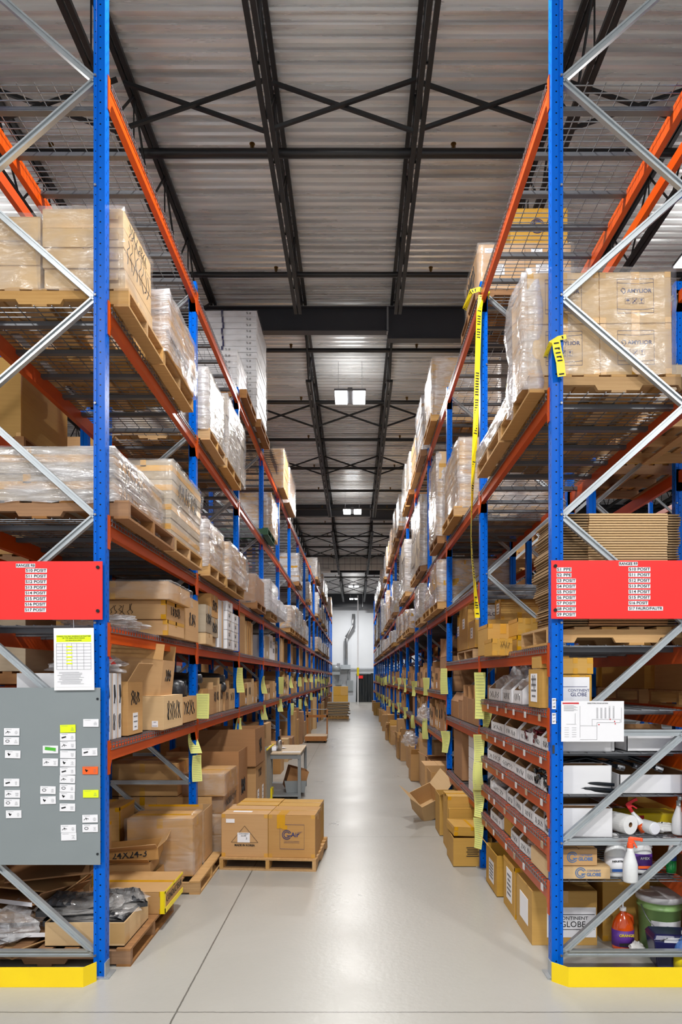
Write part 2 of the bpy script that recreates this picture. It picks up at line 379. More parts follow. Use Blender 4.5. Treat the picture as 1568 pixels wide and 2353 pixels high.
# crumpled film bags
def bag_mesh(seed, sx=.16, sy=.2, sz=.12, n=20, mat='bag', amp=.42):
    m = MB()
    def fn(u, v):
        th = PI*(.02+.96*v); ph = 2*PI*u
        d = Vector((math.sin(th)*math.cos(ph), math.sin(th)*math.sin(ph), math.cos(th)))
        k = 1 + amp*noise.noise(d*2.3+Vector((seed*3.1,0,0))) + amp*.5*noise.noise(d*6+Vector((0,seed,0)))
        k += .18*abs(noise.noise(d*13+Vector((seed,seed,0))))
        p = Vector((d.x*sx, d.y*sy, d.z*sz))*k
        return (p.x, p.y, max(p.z, -sz*.75)+sz*.75)
    m.grid(fn, n, n)
    return m.mesh('bag', mat, False)

# ---------------------------------------------------------------- pallets
def pallet_parts(wood):
    g = {}
    g['stringer'] = MB()
    # notched stringer along X, 1.2 m long
    pr = [(-.6,.016),(-.42,.016),(-.40,.05),(-.16,.05),(-.14,.016),(.14,.016),(.16,.05),(.40,.05),(.42,.016),(.6,.016),(.6,.105),(-.6,.105)]
    n = len(pr)
    g['stringer'].add([(x,-.019,z) for x,z in pr] + [(x,.019,z) for x,z in pr], [tuple(range(n)), tuple(range(2*n-1,n-1,-1))] + [(i,i+n,(i+1)%n+n,(i+1)%n) for i in range(n)])
    g['top_board'] = MB().box(-.05,.05,-.5,.5,.105,.122)
    g['bottom_board'] = MB().box(-.05,.05,-.5,.5,0,.016)
    return {k: m.mesh(k, wood) for k, m in g.items()}
PAL = {k: pallet_parts(k) for k in ('wood', 'wood2', 'greenwood')}
def flat_pallet_mesh(wood):
    m = MB()
    for i in range(7): m.box(-.6+i*.1833,-.5+i*.1833,-.5,.5,.105,.122)
    for y in (-.48,0,.48): m.box(-.6,.6,y-.02,y+.02,.016,.105)
    for i in (0,3,6): m.box(-.6+i*.1833,-.5+i*.1833,-.5,.5,0,.016)
    return m.mesh('pallet', wood)
PALF = {k: flat_pallet_mesh(k) for k in ('wood', 'wood2', 'greenwood')}
def pallet(cx, cy, z, label, wood='wood', rz=0, detail=True, sx=1, sy=1, group=None):
    if detail:
        o = thing('pallet', label, 'pallet', (cx,cy,z), rz, group); g = PAL[wood]
        for y in (-.48,0,.48): inst(g['stringer'], 'stringer', o, (0,y,0))
        for i in range(7): inst(g['top_board'], 'top_board', o, (-.55+i*.1833,0,0))
        for x in (-.55,0,.55): inst(g['bottom_board'], 'bottom_board', o, (x,0,0))
    else:
        o = inst(PALF[wood], 'pallet', None, (cx,cy,z), rz); tag(o, label, 'pallet', group)
    o.scale = (sx, sy, 1)
    return o

# ---------------------------------------------------------------- film wrapped loads
def film_shell(x0, x1, y0, y1, z0, z1, seed, mat='film', bulge=.02, n=14):
    """loose stretch film: four walls with wrinkles and a lip over the top"""
    m = MB(); W, D, T = x1-x0, y1-y0, z1-z0; per = [(x0,y0),(x1,y0),(x1,y1),(x0,y1)]
    pts = []
    for a in range(4):
        p, q = per[a], per[(a+1)%4]
        for i in range(n): t = i/n; pts.append((p[0]+(q[0]-p[0])*t, p[1]+(q[1]-p[1])*t))
    N = len(pts); cx, cy = (x0+x1)/2, (y0+y1)/2; nz = 12
    vs = []
    for j in range(nz+2):
        jj = min(j, nz); z = z0 + T*jj/nz
        for i, (x, y) in enumerate(pts):
            k = .012 + bulge*abs(noise.noise(Vector((x*3.5+seed, y*3.5, z*2.2)))) + .012*noise.noise(Vector((x*16, y*16+seed, z*9)))
            dx, dy = (x-cx)/(W/2), (y-cy)/(D/2)
            nx_ = dx if abs(dx) > .98 else 0; ny_ = dy if abs(dy) > .98 else 0
            if j == nz+1: px, py, pz = cx+(x-cx)*.86, cy+(y-cy)*.86, z+.012+.02*noise.noise(Vector((x*5,y*5,seed)))
            else: px, py, pz = x+nx_*k, y+ny_*k, z + (.01+.03*noise.noise(Vector((x*6,y*6,seed))) if jj in (0,) else 0)
            vs.append((px,py,pz))
    fs = [(j*N+i, j*N+(i+1)%N, (j+1)*N+(i+1)%N, (j+1)*N+i) for j in range(nz+1) for i in range(N)]
    return m.add(vs, fs).mesh('stretch_film', mat, True)
def load(x0, x1, y0, y1, z0, z1, label, nz=3, nx=2, ny=1, mat='kraft', film='film', tape=None, group=None, jit=.01, seed=0, name='wrapped_load', marks=None, bev=.006, lines=None):
    q = random.Random(seed+int(y0*100)); cx, cy = (x0+x1)/2, (y0+y1)/2
    o = thing(name, label, 'wrapped load' if film else 'carton stack', (cx,cy,z0), 0, group)
    W, D, T = x1-x0, y1-y0, z1-z0; h = T/nz
    for k in range(nz):
        jx, jy = q.uniform(-jit,jit), q.uniform(-jit,jit)
        for i in range(nx):
            for j in range(ny):
                carton(-W/2+W*i/nx+.002+jx, -W/2+W*(i+1)/nx-.002+jx, -D/2+D*j/ny+.002+jy, -D/2+D*(j+1)/ny-.002+jy, h*k+.001, h*(k+1)-.002,
                       mat=mat, tape=tape, parent=o, bev=bev)
    if marks:
        for mk in marks: mk(o, W, D, T)
    if film:
        me = film_shell(-W/2, W/2, -D/2, D/2, -.03, T, seed, film); inst(me, 'stretch_film', o)
    return o

# ================================================================ shell
XL, XR = -1.645, 1.29          # aisle faces of the two racks
Y0, BAY, NB = 4.48, 2.56, 17
RD = .97                       # rack depth
CW, CDp = .075, .08            # column width (X), depth (Y)
ZT, ZB = H+6.62, H+5.85        # joist top / bottom chords
ZD = ZT+.05
struct(MB().box(-24,24,-6,56,-.2,0).build('floor', 'floor'))
# corrugated roof deck, ribs across the aisle
prof = []; y = -4; kk = 0
while y < 56:
    kk += 1
    if kk % 6 == 0: prof += [(y-.008,ZD+.03),(y-.006,ZD-.012),(y+.012,ZD-.012),(y+.014,ZD)]
    prof += [(y,ZD),(y+.048,ZD),(y+.056,ZD+.045),(y+.1444,ZD+.045)]; y += .1524
m = MB()
m.add([(-24,a,b) for a,b in prof] + [(24,a,b) for a,b in prof], [(i,i+1,i+1+len(prof),i+len(prof)) for i in range(len(prof)-1)])
struct(m.build('ceiling', 'deck'))
struct(MB().box(-24,24,55,55.2,2.75,ZD+.1).build('wall_back', 'wallw'))
struct(MB().box(-24,24,54.94,55.2,0,2.75).build('trim_1', 'wallg'))
struct(MB().box(-24.2,-24,-6,55,0,ZD+.1).build('wall_left', 'wallg'))
struct(MB().box(24,24.2,-6,55,0,ZD+.1).build('wall_right', 'wallg'))

# ---------------------------------------------------------------- roof joists, bridging, girders, pipes
GY = [-1.7, 12.2, 26.1, 40.0, 53.9]
JX = [-.92-1.6*k for k in range(8,-1,-1)] + [.68+1.6*k for k in range(9)]
LN = GY[1]-GY[0]
def joist_mesh():
    ch = MB()
    for s_ in (-1,1): ch.bar((s_*.035,-LN/2+1.25,ZB),(s_*.035,LN/2-1.25,ZB),.05,.045)
    t = MB()
    for s_ in (-1,1): t.bar((s_*.035,-LN/2+.1,ZT),(s_*.035,LN/2-.1,ZT),.05,.05)
    wv = MB(); n = 9; a = -LN/2+1.3; st = (LN-2.6)/n
    for i in range(n):
        y0 = a+i*st
        wv.path([(0,y0,ZB),(0,y0+st/2,ZT)],.014,6); wv.path([(0,y0+st/2,ZT),(0,y0+st,ZB)],.014,6)
        wv.path([(0,y0+st/2,ZT),(0,y0+st/2,ZB)],.01,5)
    wv.path([(0,-LN/2+.2,ZT-.02),(0,a,ZB)],.018,6); wv.path([(0,LN/2-.2,ZT-.02),(0,-a,ZB)],.018,6)
    return ch.mesh('bottom_chord','black'), t.mesh('top_chord','black'), wv.mesh('web','black')
jb, jt, jw = joist_mesh()
brd = []
for gi in range(4):
    for k, x in enumerate(JX):
        o = thing('roof_joist', 'black open-web roof joist, %s across from the R8 side, %s roof bay back' % (ORD[k], ORD[gi]), 'roof joist', (x,(GY[gi]+GY[gi+1])/2,0), 0, 'roof joists')
        inst(jb,'bottom_chord',o); inst(jt,'top_chord',o); inst(jw,'web',o)
for gi in range(4):
    for bi, yy in enumerate((9.0, 2.6) if gi == 0 else (3.75, 7.5)):
        yb = GY[gi]+yy
        o = thing('joist_bridging', 'crossed black bridging struts between the joists, roof bay %s, %s line back' % (ORD[gi], ORD[bi]), 'joist bridging', (0,yb,0), 0, 'bridging struts under the roof deck')
        m1 = MB(); 
        for a, b in zip(JX, JX[1:]):
            if a < -8.8 or b > 8.7: continue
            m1.bar((a+.03,0,ZB+.02),(b-.03,0,ZT-.22),.035,.035); m1.bar((a+.03,.04,ZT-.22),(b-.03,.04,ZB+.02),.035,.035)
        m1.build('strut', 'black', o)
for gi, g in enumerate(GY[1:]):
    for side in (0,1):
        x0, x1 = (-23.9,.58) if side == 0 else (.58,23.9); d = .42 if side == 0 else .56
        if gi == 3: d += .6
        o = thing('roof_girder', 'dark %s steel roof girder %s, %s crossing back' % ('shallower' if side==0 else 'deeper', 'over the R8 rack' if side==0 else 'over the R9 rack', ORD[gi]), 'roof girder', ((x0+x1)/2,g,0), 0, 'roof girders')
        L = (x1-x0)/2; zt = ZT-.02
        MB().box(-L,L,-.01,.01,zt-d,zt).build('web_plate','girder',o)
        MB().box(-L,L,-.08,.08,zt-d-.018,zt-d).build('bottom_flange','girder',o)
        MB().box(-L,L,-.08,.08,zt-.018,zt).build('top_flange','girder',o)
        if side == 0: MB().box(L-.02,L+.01,-.08,.06,zt-d-.02,zt).build('splice_plate','steel',o)
# sprinkler mains
for k in range(17):
    yy = 8.2+2.47*(k-2)
    if yy > 52: continue
    if min(abs(yy-g) for g in GY) < .3: yy += .45
    o = thing('sprinkler_pipe', 'black sprinkler pipe across the roof with upright heads, %s back' % ORD[k], 'sprinkler pipe', (0,yy,H+6.3), 0, 'sprinkler pipes')
    r_ = .055 if k in (2,) else .042
    MB().path([(-13,0,0),(13,0,0)], r_, 10).build('pipe','pipe',o,smooth=True)
    hm = MB().path([(0,0,r_-.01),(0,0,.11)],.014,8).path([(0,0,.11),(0,0,.115)],.034,10).path([(-.02,0,.06),(-.02,0,.11)],.005,5).path([(.02,0,.06),(.02,0,.11)],.005,5).mesh('sprinkler_head','brass')
    x = -1.24-2.42*4
    while x < 12: inst(hm,'sprinkler_head',o,(x,0,0)); x += 2.42
# hanging wires / deck tabs
# ---------------------------------------------------------------- lamps
def lamp(x, y, z, label, vis=True, pw=LAMP_W, up=.04):
    o = thing('high_bay_light', label, 'ceiling light', (x,y,z), 0, 'twin-panel high bay lights')
    MB().box(-.33,.33,-.36,.36,.03,.07).box(-.05,.05,-.3,.3,.07,.12).build('housing','channel',o,bevel=.01)
    for s_ in (-1,1): MB().box(s_*.19-.125,s_*.19+.125,-.32,.32,.012,.03).build('light_panel','led',o)
    MB().path([(-.25,0,.07),(-.25,0,ZD-z)],.004,5).path([(.25,0,.07),(.25,0,ZD-z)],.004,5).build('suspension_cable','wire',o)
    l = bpy.data.lights.new('lamp_light','AREA'); l.shape = 'RECTANGLE'; l.size = .64; l.size_y = .64; l.energy = pw; l.color = (1,.985,.96)
    lo = bpy.data.objects.new('lamp_light',l); C.objects.link(lo); lo.parent = o; lo.location = (0,0,0)
    l2 = bpy.data.lights.new('deck_fill_light','AREA'); l2.shape = 'RECTANGLE'; l2.size = .5; l2.size_y = .5; l2.energy = pw*up; l2.color = (1,.98,.95)  # upward fill added above the housing to brighten the roof deck
    lo = bpy.data.objects.new('deck_fill_light',l2); C.objects.link(lo); lo.parent = o; lo.location = (0,0,.14); lo.rotation_euler = (PI,0,0)
LY = [14.4, 24.3, 44.2]
for i, y in enumerate(LY+[51.2]): lamp(-.11, y, H+5.88, 'bright twin-panel light hanging over the aisle, %s of the row running back, last one added' % ORD[i])  # the last lamp, nearest the end wall, is added to brighten that wall
for i, y in enumerate([4.6, -3.6]): lamp(-.11, y, H+6.0, 'twin-panel light over the aisle entrance, %s the open floor in front' % ('just before','well back over')[i], pw=LAMP_W*(1.15,1.6)[i], up=(.16,.3)[i])
for sd, x in (('R8', -5.25), ('R9', 4.9)):
    for i, y in enumerate([-3.2, 9.5, 21, 34, 46]): lamp(x, y, H+5.88, 'twin-panel light over the next aisle behind the %s rack, %s back' % (sd, ORD[i]), pw=LAMP_W*(1.6 if i==0 else .9), up=.25 if i==0 else .04)

# ================================================================ pallet racks
HP = .0  # holes handled by the column paint
def column_mesh(h):
    # C-section with a shallow groove, x from 0 (aisle face) to -CW, y 0..CDp
    m = MB()
    pr = [(0,0),(-.042,0),(-.046,.006),(-.052,.006),(-.056,0),(-CW,0),(-CW,.01),(-CW,CDp-.01),(-CW,CDp),(-.01,CDp),(0,CDp-.004)]
    pr = [(x,y) for x,y in pr]; n = len(pr)
    m.add([(x,y,0) for x,y in pr]+[(x,y,h) for x,y in pr], [(i,(i+1)%n,(i+1)%n+n,i+n) for i in range(n)] + [tuple(range(n,2*n))])
    return m
ZN = [.147, .884, 1.605, 2.33, 3.04, 3.77, 4.48, 5.2, 5.92, 6.64]   # brace nodes
BEAM_L = BAY-CDp
BMESH = {}
def beam_mesh():
    m = MB(); a, b = CDp, BAY
    m.box(-.045,0,a,b,-.115,-.03).box(-.045,-.015,a,b,-.03,0)
    return m.mesh('beam','orange')
def conn_mesh():
    m = MB()
    for a, s_ in ((CDp,1),(BAY,-1)):
        m.box(-.068,.004,min(a,a-s_*.007),max(a,a+s_*.007),-.205,.02)
        y_ = a-s_*.035
        m.box(0,.006,min(y_,a+s_*.006),max(y_,a+s_*.006),-.205,.02)
        m.add([(.0,a+s_*.006,-.12),(.0,a+s_*.05,-.115),(.0,a+s_*.006,-.19)],[(0,1,2)])
    return m.mesh('beam_connector','orange')
def deck_mesh():
    m = MB(); w = .0028; a, b = CDp+.01, BAY-.01; y = a+.02; i = 0
    while y < b:
        if abs(y-(a+b)/2) > .02:
            m.box(-RD+.02,.008,y-w,y+w,-.001,.005); m.box(.006,.012,y-w,y+w,-.045,.005)
        y += .06
    for x in [-.03-.12*k for k in range(8)]: m.box(x-w,x+w,a,b,.004,.009)
    for z in (-.042,-.012): m.box(.008,.013,a,(a+b)/2-.01,z-.003,z+.003).box(.008,.013,(a+b)/2+.01,b,z-.003,z+.003)
    c = MB()
    for k in range(6):
        y = a + (b-a)*(k+.5)/6; c.box(-RD+.03,-.02,y-.024,y+.024,-.034,-.003)
    return m.mesh('wire_deck','wire'), c.mesh('support_channel','channel')
BM, CM = beam_mesh(), conn_mesh(); DM, DCM = deck_mesh()
def brace_mesh(top, lower_h=True):
    m = MB(); xa, xb = -CW, -RD+CW; y = CDp/2
    def br(p, q):
        d = Vector((q[0]-p[0],0,q[1]-p[1])).normalized(); nn = Vector((-d.z,0,d.x))*.0155
        a, b = Vector((p[0],y,p[1])), Vector((q[0],y,q[1]))
        m.bar(a+Vector((0,.006,0)),b+Vector((0,.006,0)),.022,.03)
        for s_ in (-1,1): m.bar(a+nn*s_,b+nn*s_,.035,.0115)
    br((xa,ZN[0]),(xb,ZN[0])); br((xa,ZN[1]),(xb,ZN[1])); br((xa,ZN[2]),(xb,ZN[2]))
    br((xa,ZN[0]),(xb,ZN[1])); br((xa,ZN[1]),(xb,ZN[2]))
    i = 2; side = 0
    while i+1 < len(ZN) and ZN[i+1] < top:
        br(((xa,xb)[side],ZN[i]),((xb,xa)[side],ZN[i+1])); side = 1-side; i += 1
    if side: pass
    return m.mesh('brace','galv')
COLM = {}; BRM = {}
def rack(name, label, xf, sgn, levels, decks=True, tall=(0,NB), i0=0, n=NB, h=6.06, group=None, skip_frames=()):
    """sgn -1: rack lies at x < xf; mirrored (scale x) for +1"""
    o = thing(name, label, 'pallet rack', (xf, Y0, 0), 0, group)
    o.scale = (1 if sgn < 0 else -1, 1, 1)
    for i in range(i0, i0+n+1):
        hh = 7.35 if i in tall else h
        if hh not in COLM:
            m = column_mesh(hh); m2 = column_mesh(hh)
            fr = MB(); fr.add(m.v, m.f); fr.add([(-RD-v[0], v[1], v[2]) for v in m2.v], m2.f)
            COLM[hh] = fr.mesh('upright_frame','blue'); BRM[hh] = brace_mesh(hh)
        f = inst(COLM[hh],'upright_frame',o,(0,BAY*i,0)); inst(BRM[hh],'brace',f)
        if i < 3:
            bt = MB()
            for z in ZN:
                if z < hh: bt.path([(-.062,-.012,z),(-.062,.0,z)],.008,8)
            bt.build('bolt','wire',f)
        fp = MB().box(-CW-.03,.035,-.03,CDp+.03,0,.008).box(-RD-.035,-RD+CW+.03,-.03,CDp+.03,0,.008).box(.0,.006,-.01,CDp-.01,0,.1)
        inst(FPM,'foot_plate',f) if i > 0 else fp.build('foot_plate','galv',f)
    for b in range(i0, i0+n):
        for z in levels(b):
            f = inst(BM,'front_beam',o,(0,BAY*b,z)); inst(CM,'beam_connector',f)
            f = inst(BM,'rear_beam',o,(-RD,BAY*b,z)); f.scale = (-1,1,1); inst(CM,'beam_connector',f)
            if decks: d = inst(DM,'wire_deck',o,(0,BAY*b,z)); inst(DCM,'support_channel',d)
    return o
FPM = MB().box(-CW-.03,.035,-.03,CDp+.03,0,.008).box(-RD-.035,-RD+CW+.03,-.03,CDp+.03,0,.008).mesh('foot_plate','galv')
LL = [5.95, 4.455, 3.03, 2.315, 1.53]
def lv_left(b): return LL if b < 11 else LL + [.95]
RS = [1.747, 1.459, 1.173, .887, .599]
def lv_right(b):
    if b == 0: return [5.95, 3.875, 2.18] + RS
    if b == 1: return [5.95, 3.875, 2.94, 2.18, 1.43, .67]
    return [5.95, 3.875, 2.94, 1.76, 1.12]
rack('pallet_rack', 'blue and orange pallet rack running back from the RANGEE R8 sign', XL, -1, lv_left)
rack('pallet_rack', 'blue and orange pallet rack running back from the RANGEE R9 sign', XR, 1, lv_right)
LB = [5.95, 3.88, 2.9, 1.9]
rack('pallet_rack', 'blue and orange pallet rack standing back to back behind the R8 rack', XL-RD-.15-RD, 1, lambda b: LB, decks=False, n=12)
rack('pallet_rack', 'blue and orange pallet rack standing back to back behind the R9 rack', XR+RD+.15+RD, -1, lambda b: [5.95,4.1,2.6,1.75], decks=False, n=12)
rack('pallet_rack', 'blue and orange rack across the next aisle beyond the R8 rack', -6.7, -1, lambda b: [5.95,4.2,2.6,1.4], decks=False, n=12)
rack('pallet_rack', 'blue and orange rack across the next aisle beyond the R9 rack', 6.35, 1, lambda b: [5.95,4.2,2.6,1.4], decks=False, n=12)

# yellow end guards
for sd, sg, x0, x1 in (('R8',1,-4.2,wx(194,4.36)), ('R9',-1,wx(1305,4.36),4.2)):
    o = thing('end_guard', 'yellow bent steel floor guard across the foot of the %s rack end' % sd, 'rack guard', (0,4.34,0), 0, 'yellow end guards')
    xa = x1 if sd == 'R8' else x0; xb = x0 if sd == 'R8' else x1; xe = wx(222,4.43) if sd=='R8' else wx(1268,4.43)
    MB().box(min(xa,xb),max(xa,xb),0,.008,.0,.125).build('guard_plate','yellow',o)
    d = .085
    MB().add([(xa,0,0),(xe,d,0),(xe,d,.125),(xa,0,.125),(xa,.008,0),(xe,d+.008,0),(xe,d+.008,.125),(xa,.008,.125)],
             [(0,1,2,3),(4,5,6,7),(3,2,6,7),(1,5,6,2),(0,4,5,1)]).build('guard_return','yellow',o)

# ---------------------------------------------------------------- end wall fittings, ducts
Yw = 54.9
def wp(px, py, Y=Yw): return wx(px,Y), wz(py,Y)
o = thing('supply_duct', 'wide grey insulated duct crossing under the roof far down the aisle', 'duct', (0,38.2,H+6.42), 0)
MB().path([(-9,0,0),(9,0,0)],.42,20).build('duct_body','vent',o,smooth=True)
b = MB()
for k in range(-28,29): b.path([(k*.3,0,0),(k*.3+.014,0,0)],.424,20)
b.build('wire_band','channel',o)
MB().box(-2.6,-1.4,-.3,.3,-.5,-.36).build('hanger_plate','vent',o)
x0,z0 = wp(796,1528); x1,z1 = wp(796,1465); x2,z2 = wp(813,1440); x3,z3 = wp(813,1412)
o = thing('exhaust_duct', 'round silver duct rising up the end wall with two bends', 'duct', (0,54.5,0))
MB().path([(x0,0,z0),(x1,0,z1-.1),(x1,0,z1),(x2,0,z2),(x2,0,z2+.1),(x3,0,z3)],.13,14).build('duct_pipe','steel',o,smooth=True)
MB().box(x0-.45,x0+.35,-.3,.35,z0-.35,z0).build('hood','eleccab',o)
x0,z0 = wp(823,1545,50); _,z1 = wp(823,1368,50)
o = thing('riser_pipe', 'thin white riser pipe standing at the far end of the aisle', 'pipe', (x0,50.0,0))
MB().path([(0,0,0),(0,0,z1)],.045,8).build('pipe','white',o); MB().path([(0,0,z0-.25),(0,0,z0+.35)],.08,8).build('yellow_sleeve','caution',o)
for k,(pa,pb,qa,qb,lab) in enumerate(((771,786,1564,1574,'small grey electrical box on the end wall beside the stacked cartons'),(798,812,1563,1588,'tall grey electrical cabinet on the end wall right of the stacked cartons'))):
    xa,za = wp(pa,qb); xb,zb = wp(pb,qa)
    o = thing('electrical_cabinet', lab, 'electrical cabinet', ((xa+xb)/2,54.85,za), 0)
    MB().box(-(xb-xa)/2,(xb-xa)/2,-.1,.08,0,zb-za).build('cabinet_box','eleccab',o,bevel=.01)
    MB().box(-(xb-xa)/2+.03,(xb-xa)/2-.03,-.11,-.1,.03,zb-za-.03).build('door_panel','greysteel',o)
    MB().path([(0,0,zb-za),(0,0,zb-za+.7)],.02,6).build('conduit','greysteel',o)
o = thing('wall_conduit', 'grey conduit bending up and running level along the end wall', 'conduit', (0,54.85,0))
xa,za = wp(800,1562); xb,zb = wp(803,1538); xc,_ = wp(856,1538)
MB().path([(xa,0,za),(xa,0,zb-.15),(xa+.12,0,zb),(xc,0,zb),(xc+3,0,zb)],.035,8).build('conduit_pipe','greysteel',o)
o = thing('wall_conduit', 'thin pale conduit running level along the end wall at mid height', 'conduit', (0,54.9,0))
MB().path([(-5,0,wz(1541,Yw)),(6,0,wz(1541,Yw))],.02,6).build('conduit_pipe','white',o)
x0,z0 = wp(820,1615); x1,z1 = wp(858,1549)
o = thing('strip_curtain', 'dark plastic curtain hanging over the doorway in the end wall', 'curtain', ((x0+x1)/2,54.82,0))
m = MB(); Wc = x1-x0; m.grid(lambda u,v: (-Wc/2+Wc*u-.12*(1-v)*(u<.5)*(.5-u), .05*math.sin(u*19)+.03*math.sin(v*9+u*7), .02+(z1-.02)*v*(1-.03*math.sin(u*5))), 30, 14)
m.build('curtain_sheet','darkcurtain',o,smooth=True)
MB().box(-Wc/2+.15,-Wc/2+.5,-.1,-.08,z1-.35,z1-.12).build('red_label','red',o)
MB().box(-Wc/2-.05,Wc/2+.05,.0,.08,z1,z1+.08).build('curtain_rail','greysteel',o)
x0,z0 = wp(767,1549,53.9); x1,z1 = wp(779,1520,53.9)
o = thing('wall_machine', 'grey duct fan unit mounted on the end wall beside the silver duct', 'machine', ((x0+x1)/2,53.9,z0))
MB().path([(-.35,0,.45),(.3,0,.45)],.3,14).build('fan_drum','greysteel',o,smooth=True); MB().box(-.3,.3,-.2,.9,-.05,.2).build('bracket','greysteel',o); MB().box(.05,.3,-.25,.25,.3,.85).build('motor','steel',o)

# ================================================================ signs on the rack ends
def label_strip(par, s_, px0, px1, py, Y, hpx=11):
    x0, x1 = wx(px0,Y), wx(px1,Y); z = wz(py,Y)-par.location.z; hh = hpx*Y/1568
    o = MB().box(x0-par.location.x,x1-par.location.x,-.008,-.006,z-hh/2,z+hh/2).build('label_strip','paper',par)
    t = text(s_, o, ((x0+x1)/2-par.location.x,-.0095,z), hh*.98, 'ink', bold=.0002)
    bpy.context.view_layer.update(); wd = t.dimensions.x
    if wd > 0: t.scale = ((x1-x0)*.95/wd,1,1)
Ys = 4.45
o = thing('aisle_sign', 'red aisle sign headed RANGEE R8 bolted to the rack end', 'sign', ((wx(-150,Ys)+wx(236,Ys))/2,Ys,wz(1424,Ys)), 0)
wd = wx(236,Ys)-wx(-150,Ys); hh = wz(1290,Ys)-wz(1424,Ys)
MB().box(-wd/2,wd/2,-.005,0,0,hh).build('sign_panel','red',o)
label_strip(o,'RANGEE R8',38,82,1300,Ys,9)
for k in range(8): label_strip(o,'S%d POSIT'%(10+k),60-.3*k,109-.3*k,1311.5+12.9*k,Ys,9.5)
m = MB()
for py in (1304,1404): m.path([(wx(226,Ys)-o.location.x,-.014,wz(py,Ys)-o.location.z),(wx(226,Ys)-o.location.x,-.004,wz(py,Ys)-o.location.z)],.011,12)
m.build('bolt','darkpart',o)
o = thing('aisle_sign', 'red aisle sign headed RANGEE R9 bolted to the rack end', 'sign', ((wx(1267,Ys)+wx(1700,Ys))/2,Ys,wz(1422,Ys)), 0)
wd = wx(1700,Ys)-wx(1267,Ys); hh = wz(1288,Ys)-wz(1422,Ys)
MB().box(-wd/2,wd/2,-.005,0,0,hh).build('sign_panel','red',o)
label_strip(o,'RANGEE R9',1422,1465,1296,Ys,9)
for k in range(9):
    label_strip(o,'S%d %s'%(k+1,'PPE' if k<2 else 'POSIT'),1279,1313 if k<2 else 1323,1309+12.9*k,Ys,9.5)
for k in range(7): label_strip(o,'S%d POSIT'%(10+k),1444,1494 if k<6 else 1489,1308.5+12.9*k,Ys,9.5)
label_strip(o,'S17 FAURO/FAUTR',1443,1523,1398.5,Ys,9.5)
m = MB()
for py in (1301,1402): m.path([(wx(1276,Ys)-o.location.x,-.014,wz(py,Ys)-o.location.z),(wx(1276,Ys)-o.location.x,-.004,wz(py,Ys)-o.location.z)],.011,12)
m.build('bolt','darkpart',o)

# grey magnet board and its cards
o = thing('magnet_board', 'large grey steel board screwed to the end of the R8 rack', 'board', ((wx(-160,Ys)+wx(231,Ys))/2,Ys,wz(1987,Ys)), 0)
wd = wx(231,Ys)-wx(-160,Ys); hh = wz(1580,Ys)-wz(1987,Ys)
MB().box(-wd/2,wd/2,-.004,0,0,hh).build('board_panel','greypanel',o)
m = MB()
for py in (1606,1962): m.path([(wx(225,Ys)-o.location.x,-.009,wz(py,Ys)-o.location.z),(wx(225,Ys)-o.location.x,-.003,wz(py,Ys)-o.location.z)],.008,12)
m.build('bolt','darkpart',o)
Yc = Ys-.006
cards = [('farthest from the blue upright', [(87,257),(84,322),(94,418),(86,621),(92,703),(88,767),(101,849)], None),
 ('between the two main columns', [(366,383),(365,475),(348,675),(349,748)], None),
 ('under the neon yellow card', [(490,293),(492,352),(491,418),(491,478),(490,538),(488,597),(488,661),(486,719),(488,800),(495,953),(498,1010)], None),
 ('nearest the blue upright', [(657,192),(648,401),(651,881),(652,950)], None)]
def card(px, py, label, mat='paper', draw=1, seed=0):
    x, z = wx(px/3.136,Yc), wz(1600+py/3.136,Yc); W, T = .1, .05
    c = thing('magnet_card', label, 'magnet card', (x,Yc,z), (0,R.uniform(-.03,.03),0), 'magnet cards on the grey board')
    MB().bx((0,-.003,0),(W,.006,T)).build('card',mat,c,bevel=.001)
    q = random.Random(seed); m = MB()
    for k in range(4): m.bx((.03,-.0065,-.012+.006*k),(.022*q.uniform(.4,1),.001,.0014))
    m.bx((-.02,-.0065,.018),(.04,.001,.0014))
    m.build('print','greyink',c)
    if draw:
        p = MB(); ty = seed % 4; cx = -.024
        if ty == 0: p.bar((cx-.014,-.0068,-.005),(cx+.014,-.0068,.002),.001,.009)
        elif ty == 1: p.bar((cx-.016,-.0068,-.008),(cx,-.0068,.004),.001,.003); p.bar((cx,-.0068,.004),(cx+.016,-.0068,-.002),.001,.003); p.bar((cx-.004,-.0068,.008),(cx+.004,-.0068,-.008),.001,.003)
        elif ty == 2:
            for k in range(12):
                a, b = k*PI/6, (k+1)*PI/6; p.bar((cx+.012*math.cos(a),-.0068,.008*math.sin(a)),(cx+.012*math.cos(b),-.0068,.008*math.sin(b)),.001,.003)
        else: p.bar((cx-.006,-.0068,.008),(cx+.003,-.0068,-.008),.001,.008); p.bar((cx-.004,-.0068,-.004),(cx+.01,-.0068,.002),.001,.007)
        p.build('part_picture','ink',c)
    return c
n = 0
for where, lst, _ in cards:
    for k, (px,py) in enumerate(lst):
        n += 1
        if (px,py) == (366,383):
            c = card(px,py,'white magnet card with a strip of green tape across it',draw=0); MB().bx((0,-.0075,.004),(.07,.001,.02),(0,.1,0)).build('green_tape','greencard',c)
        else: card(px,py,'white magnet card, %s down in the column %s' % (ORD[k],where),draw=(px,py) not in ((491,418),(657,192),(498,1010)),seed=n)
card(491,233,'neon yellow magnet card topmost above a long column of white cards','neon',0); card(652,534,'orange magnet card near the blue upright','orangecard',3,3); card(656,702,'lime yellow magnet card near the blue upright, below the orange one','neon',0)

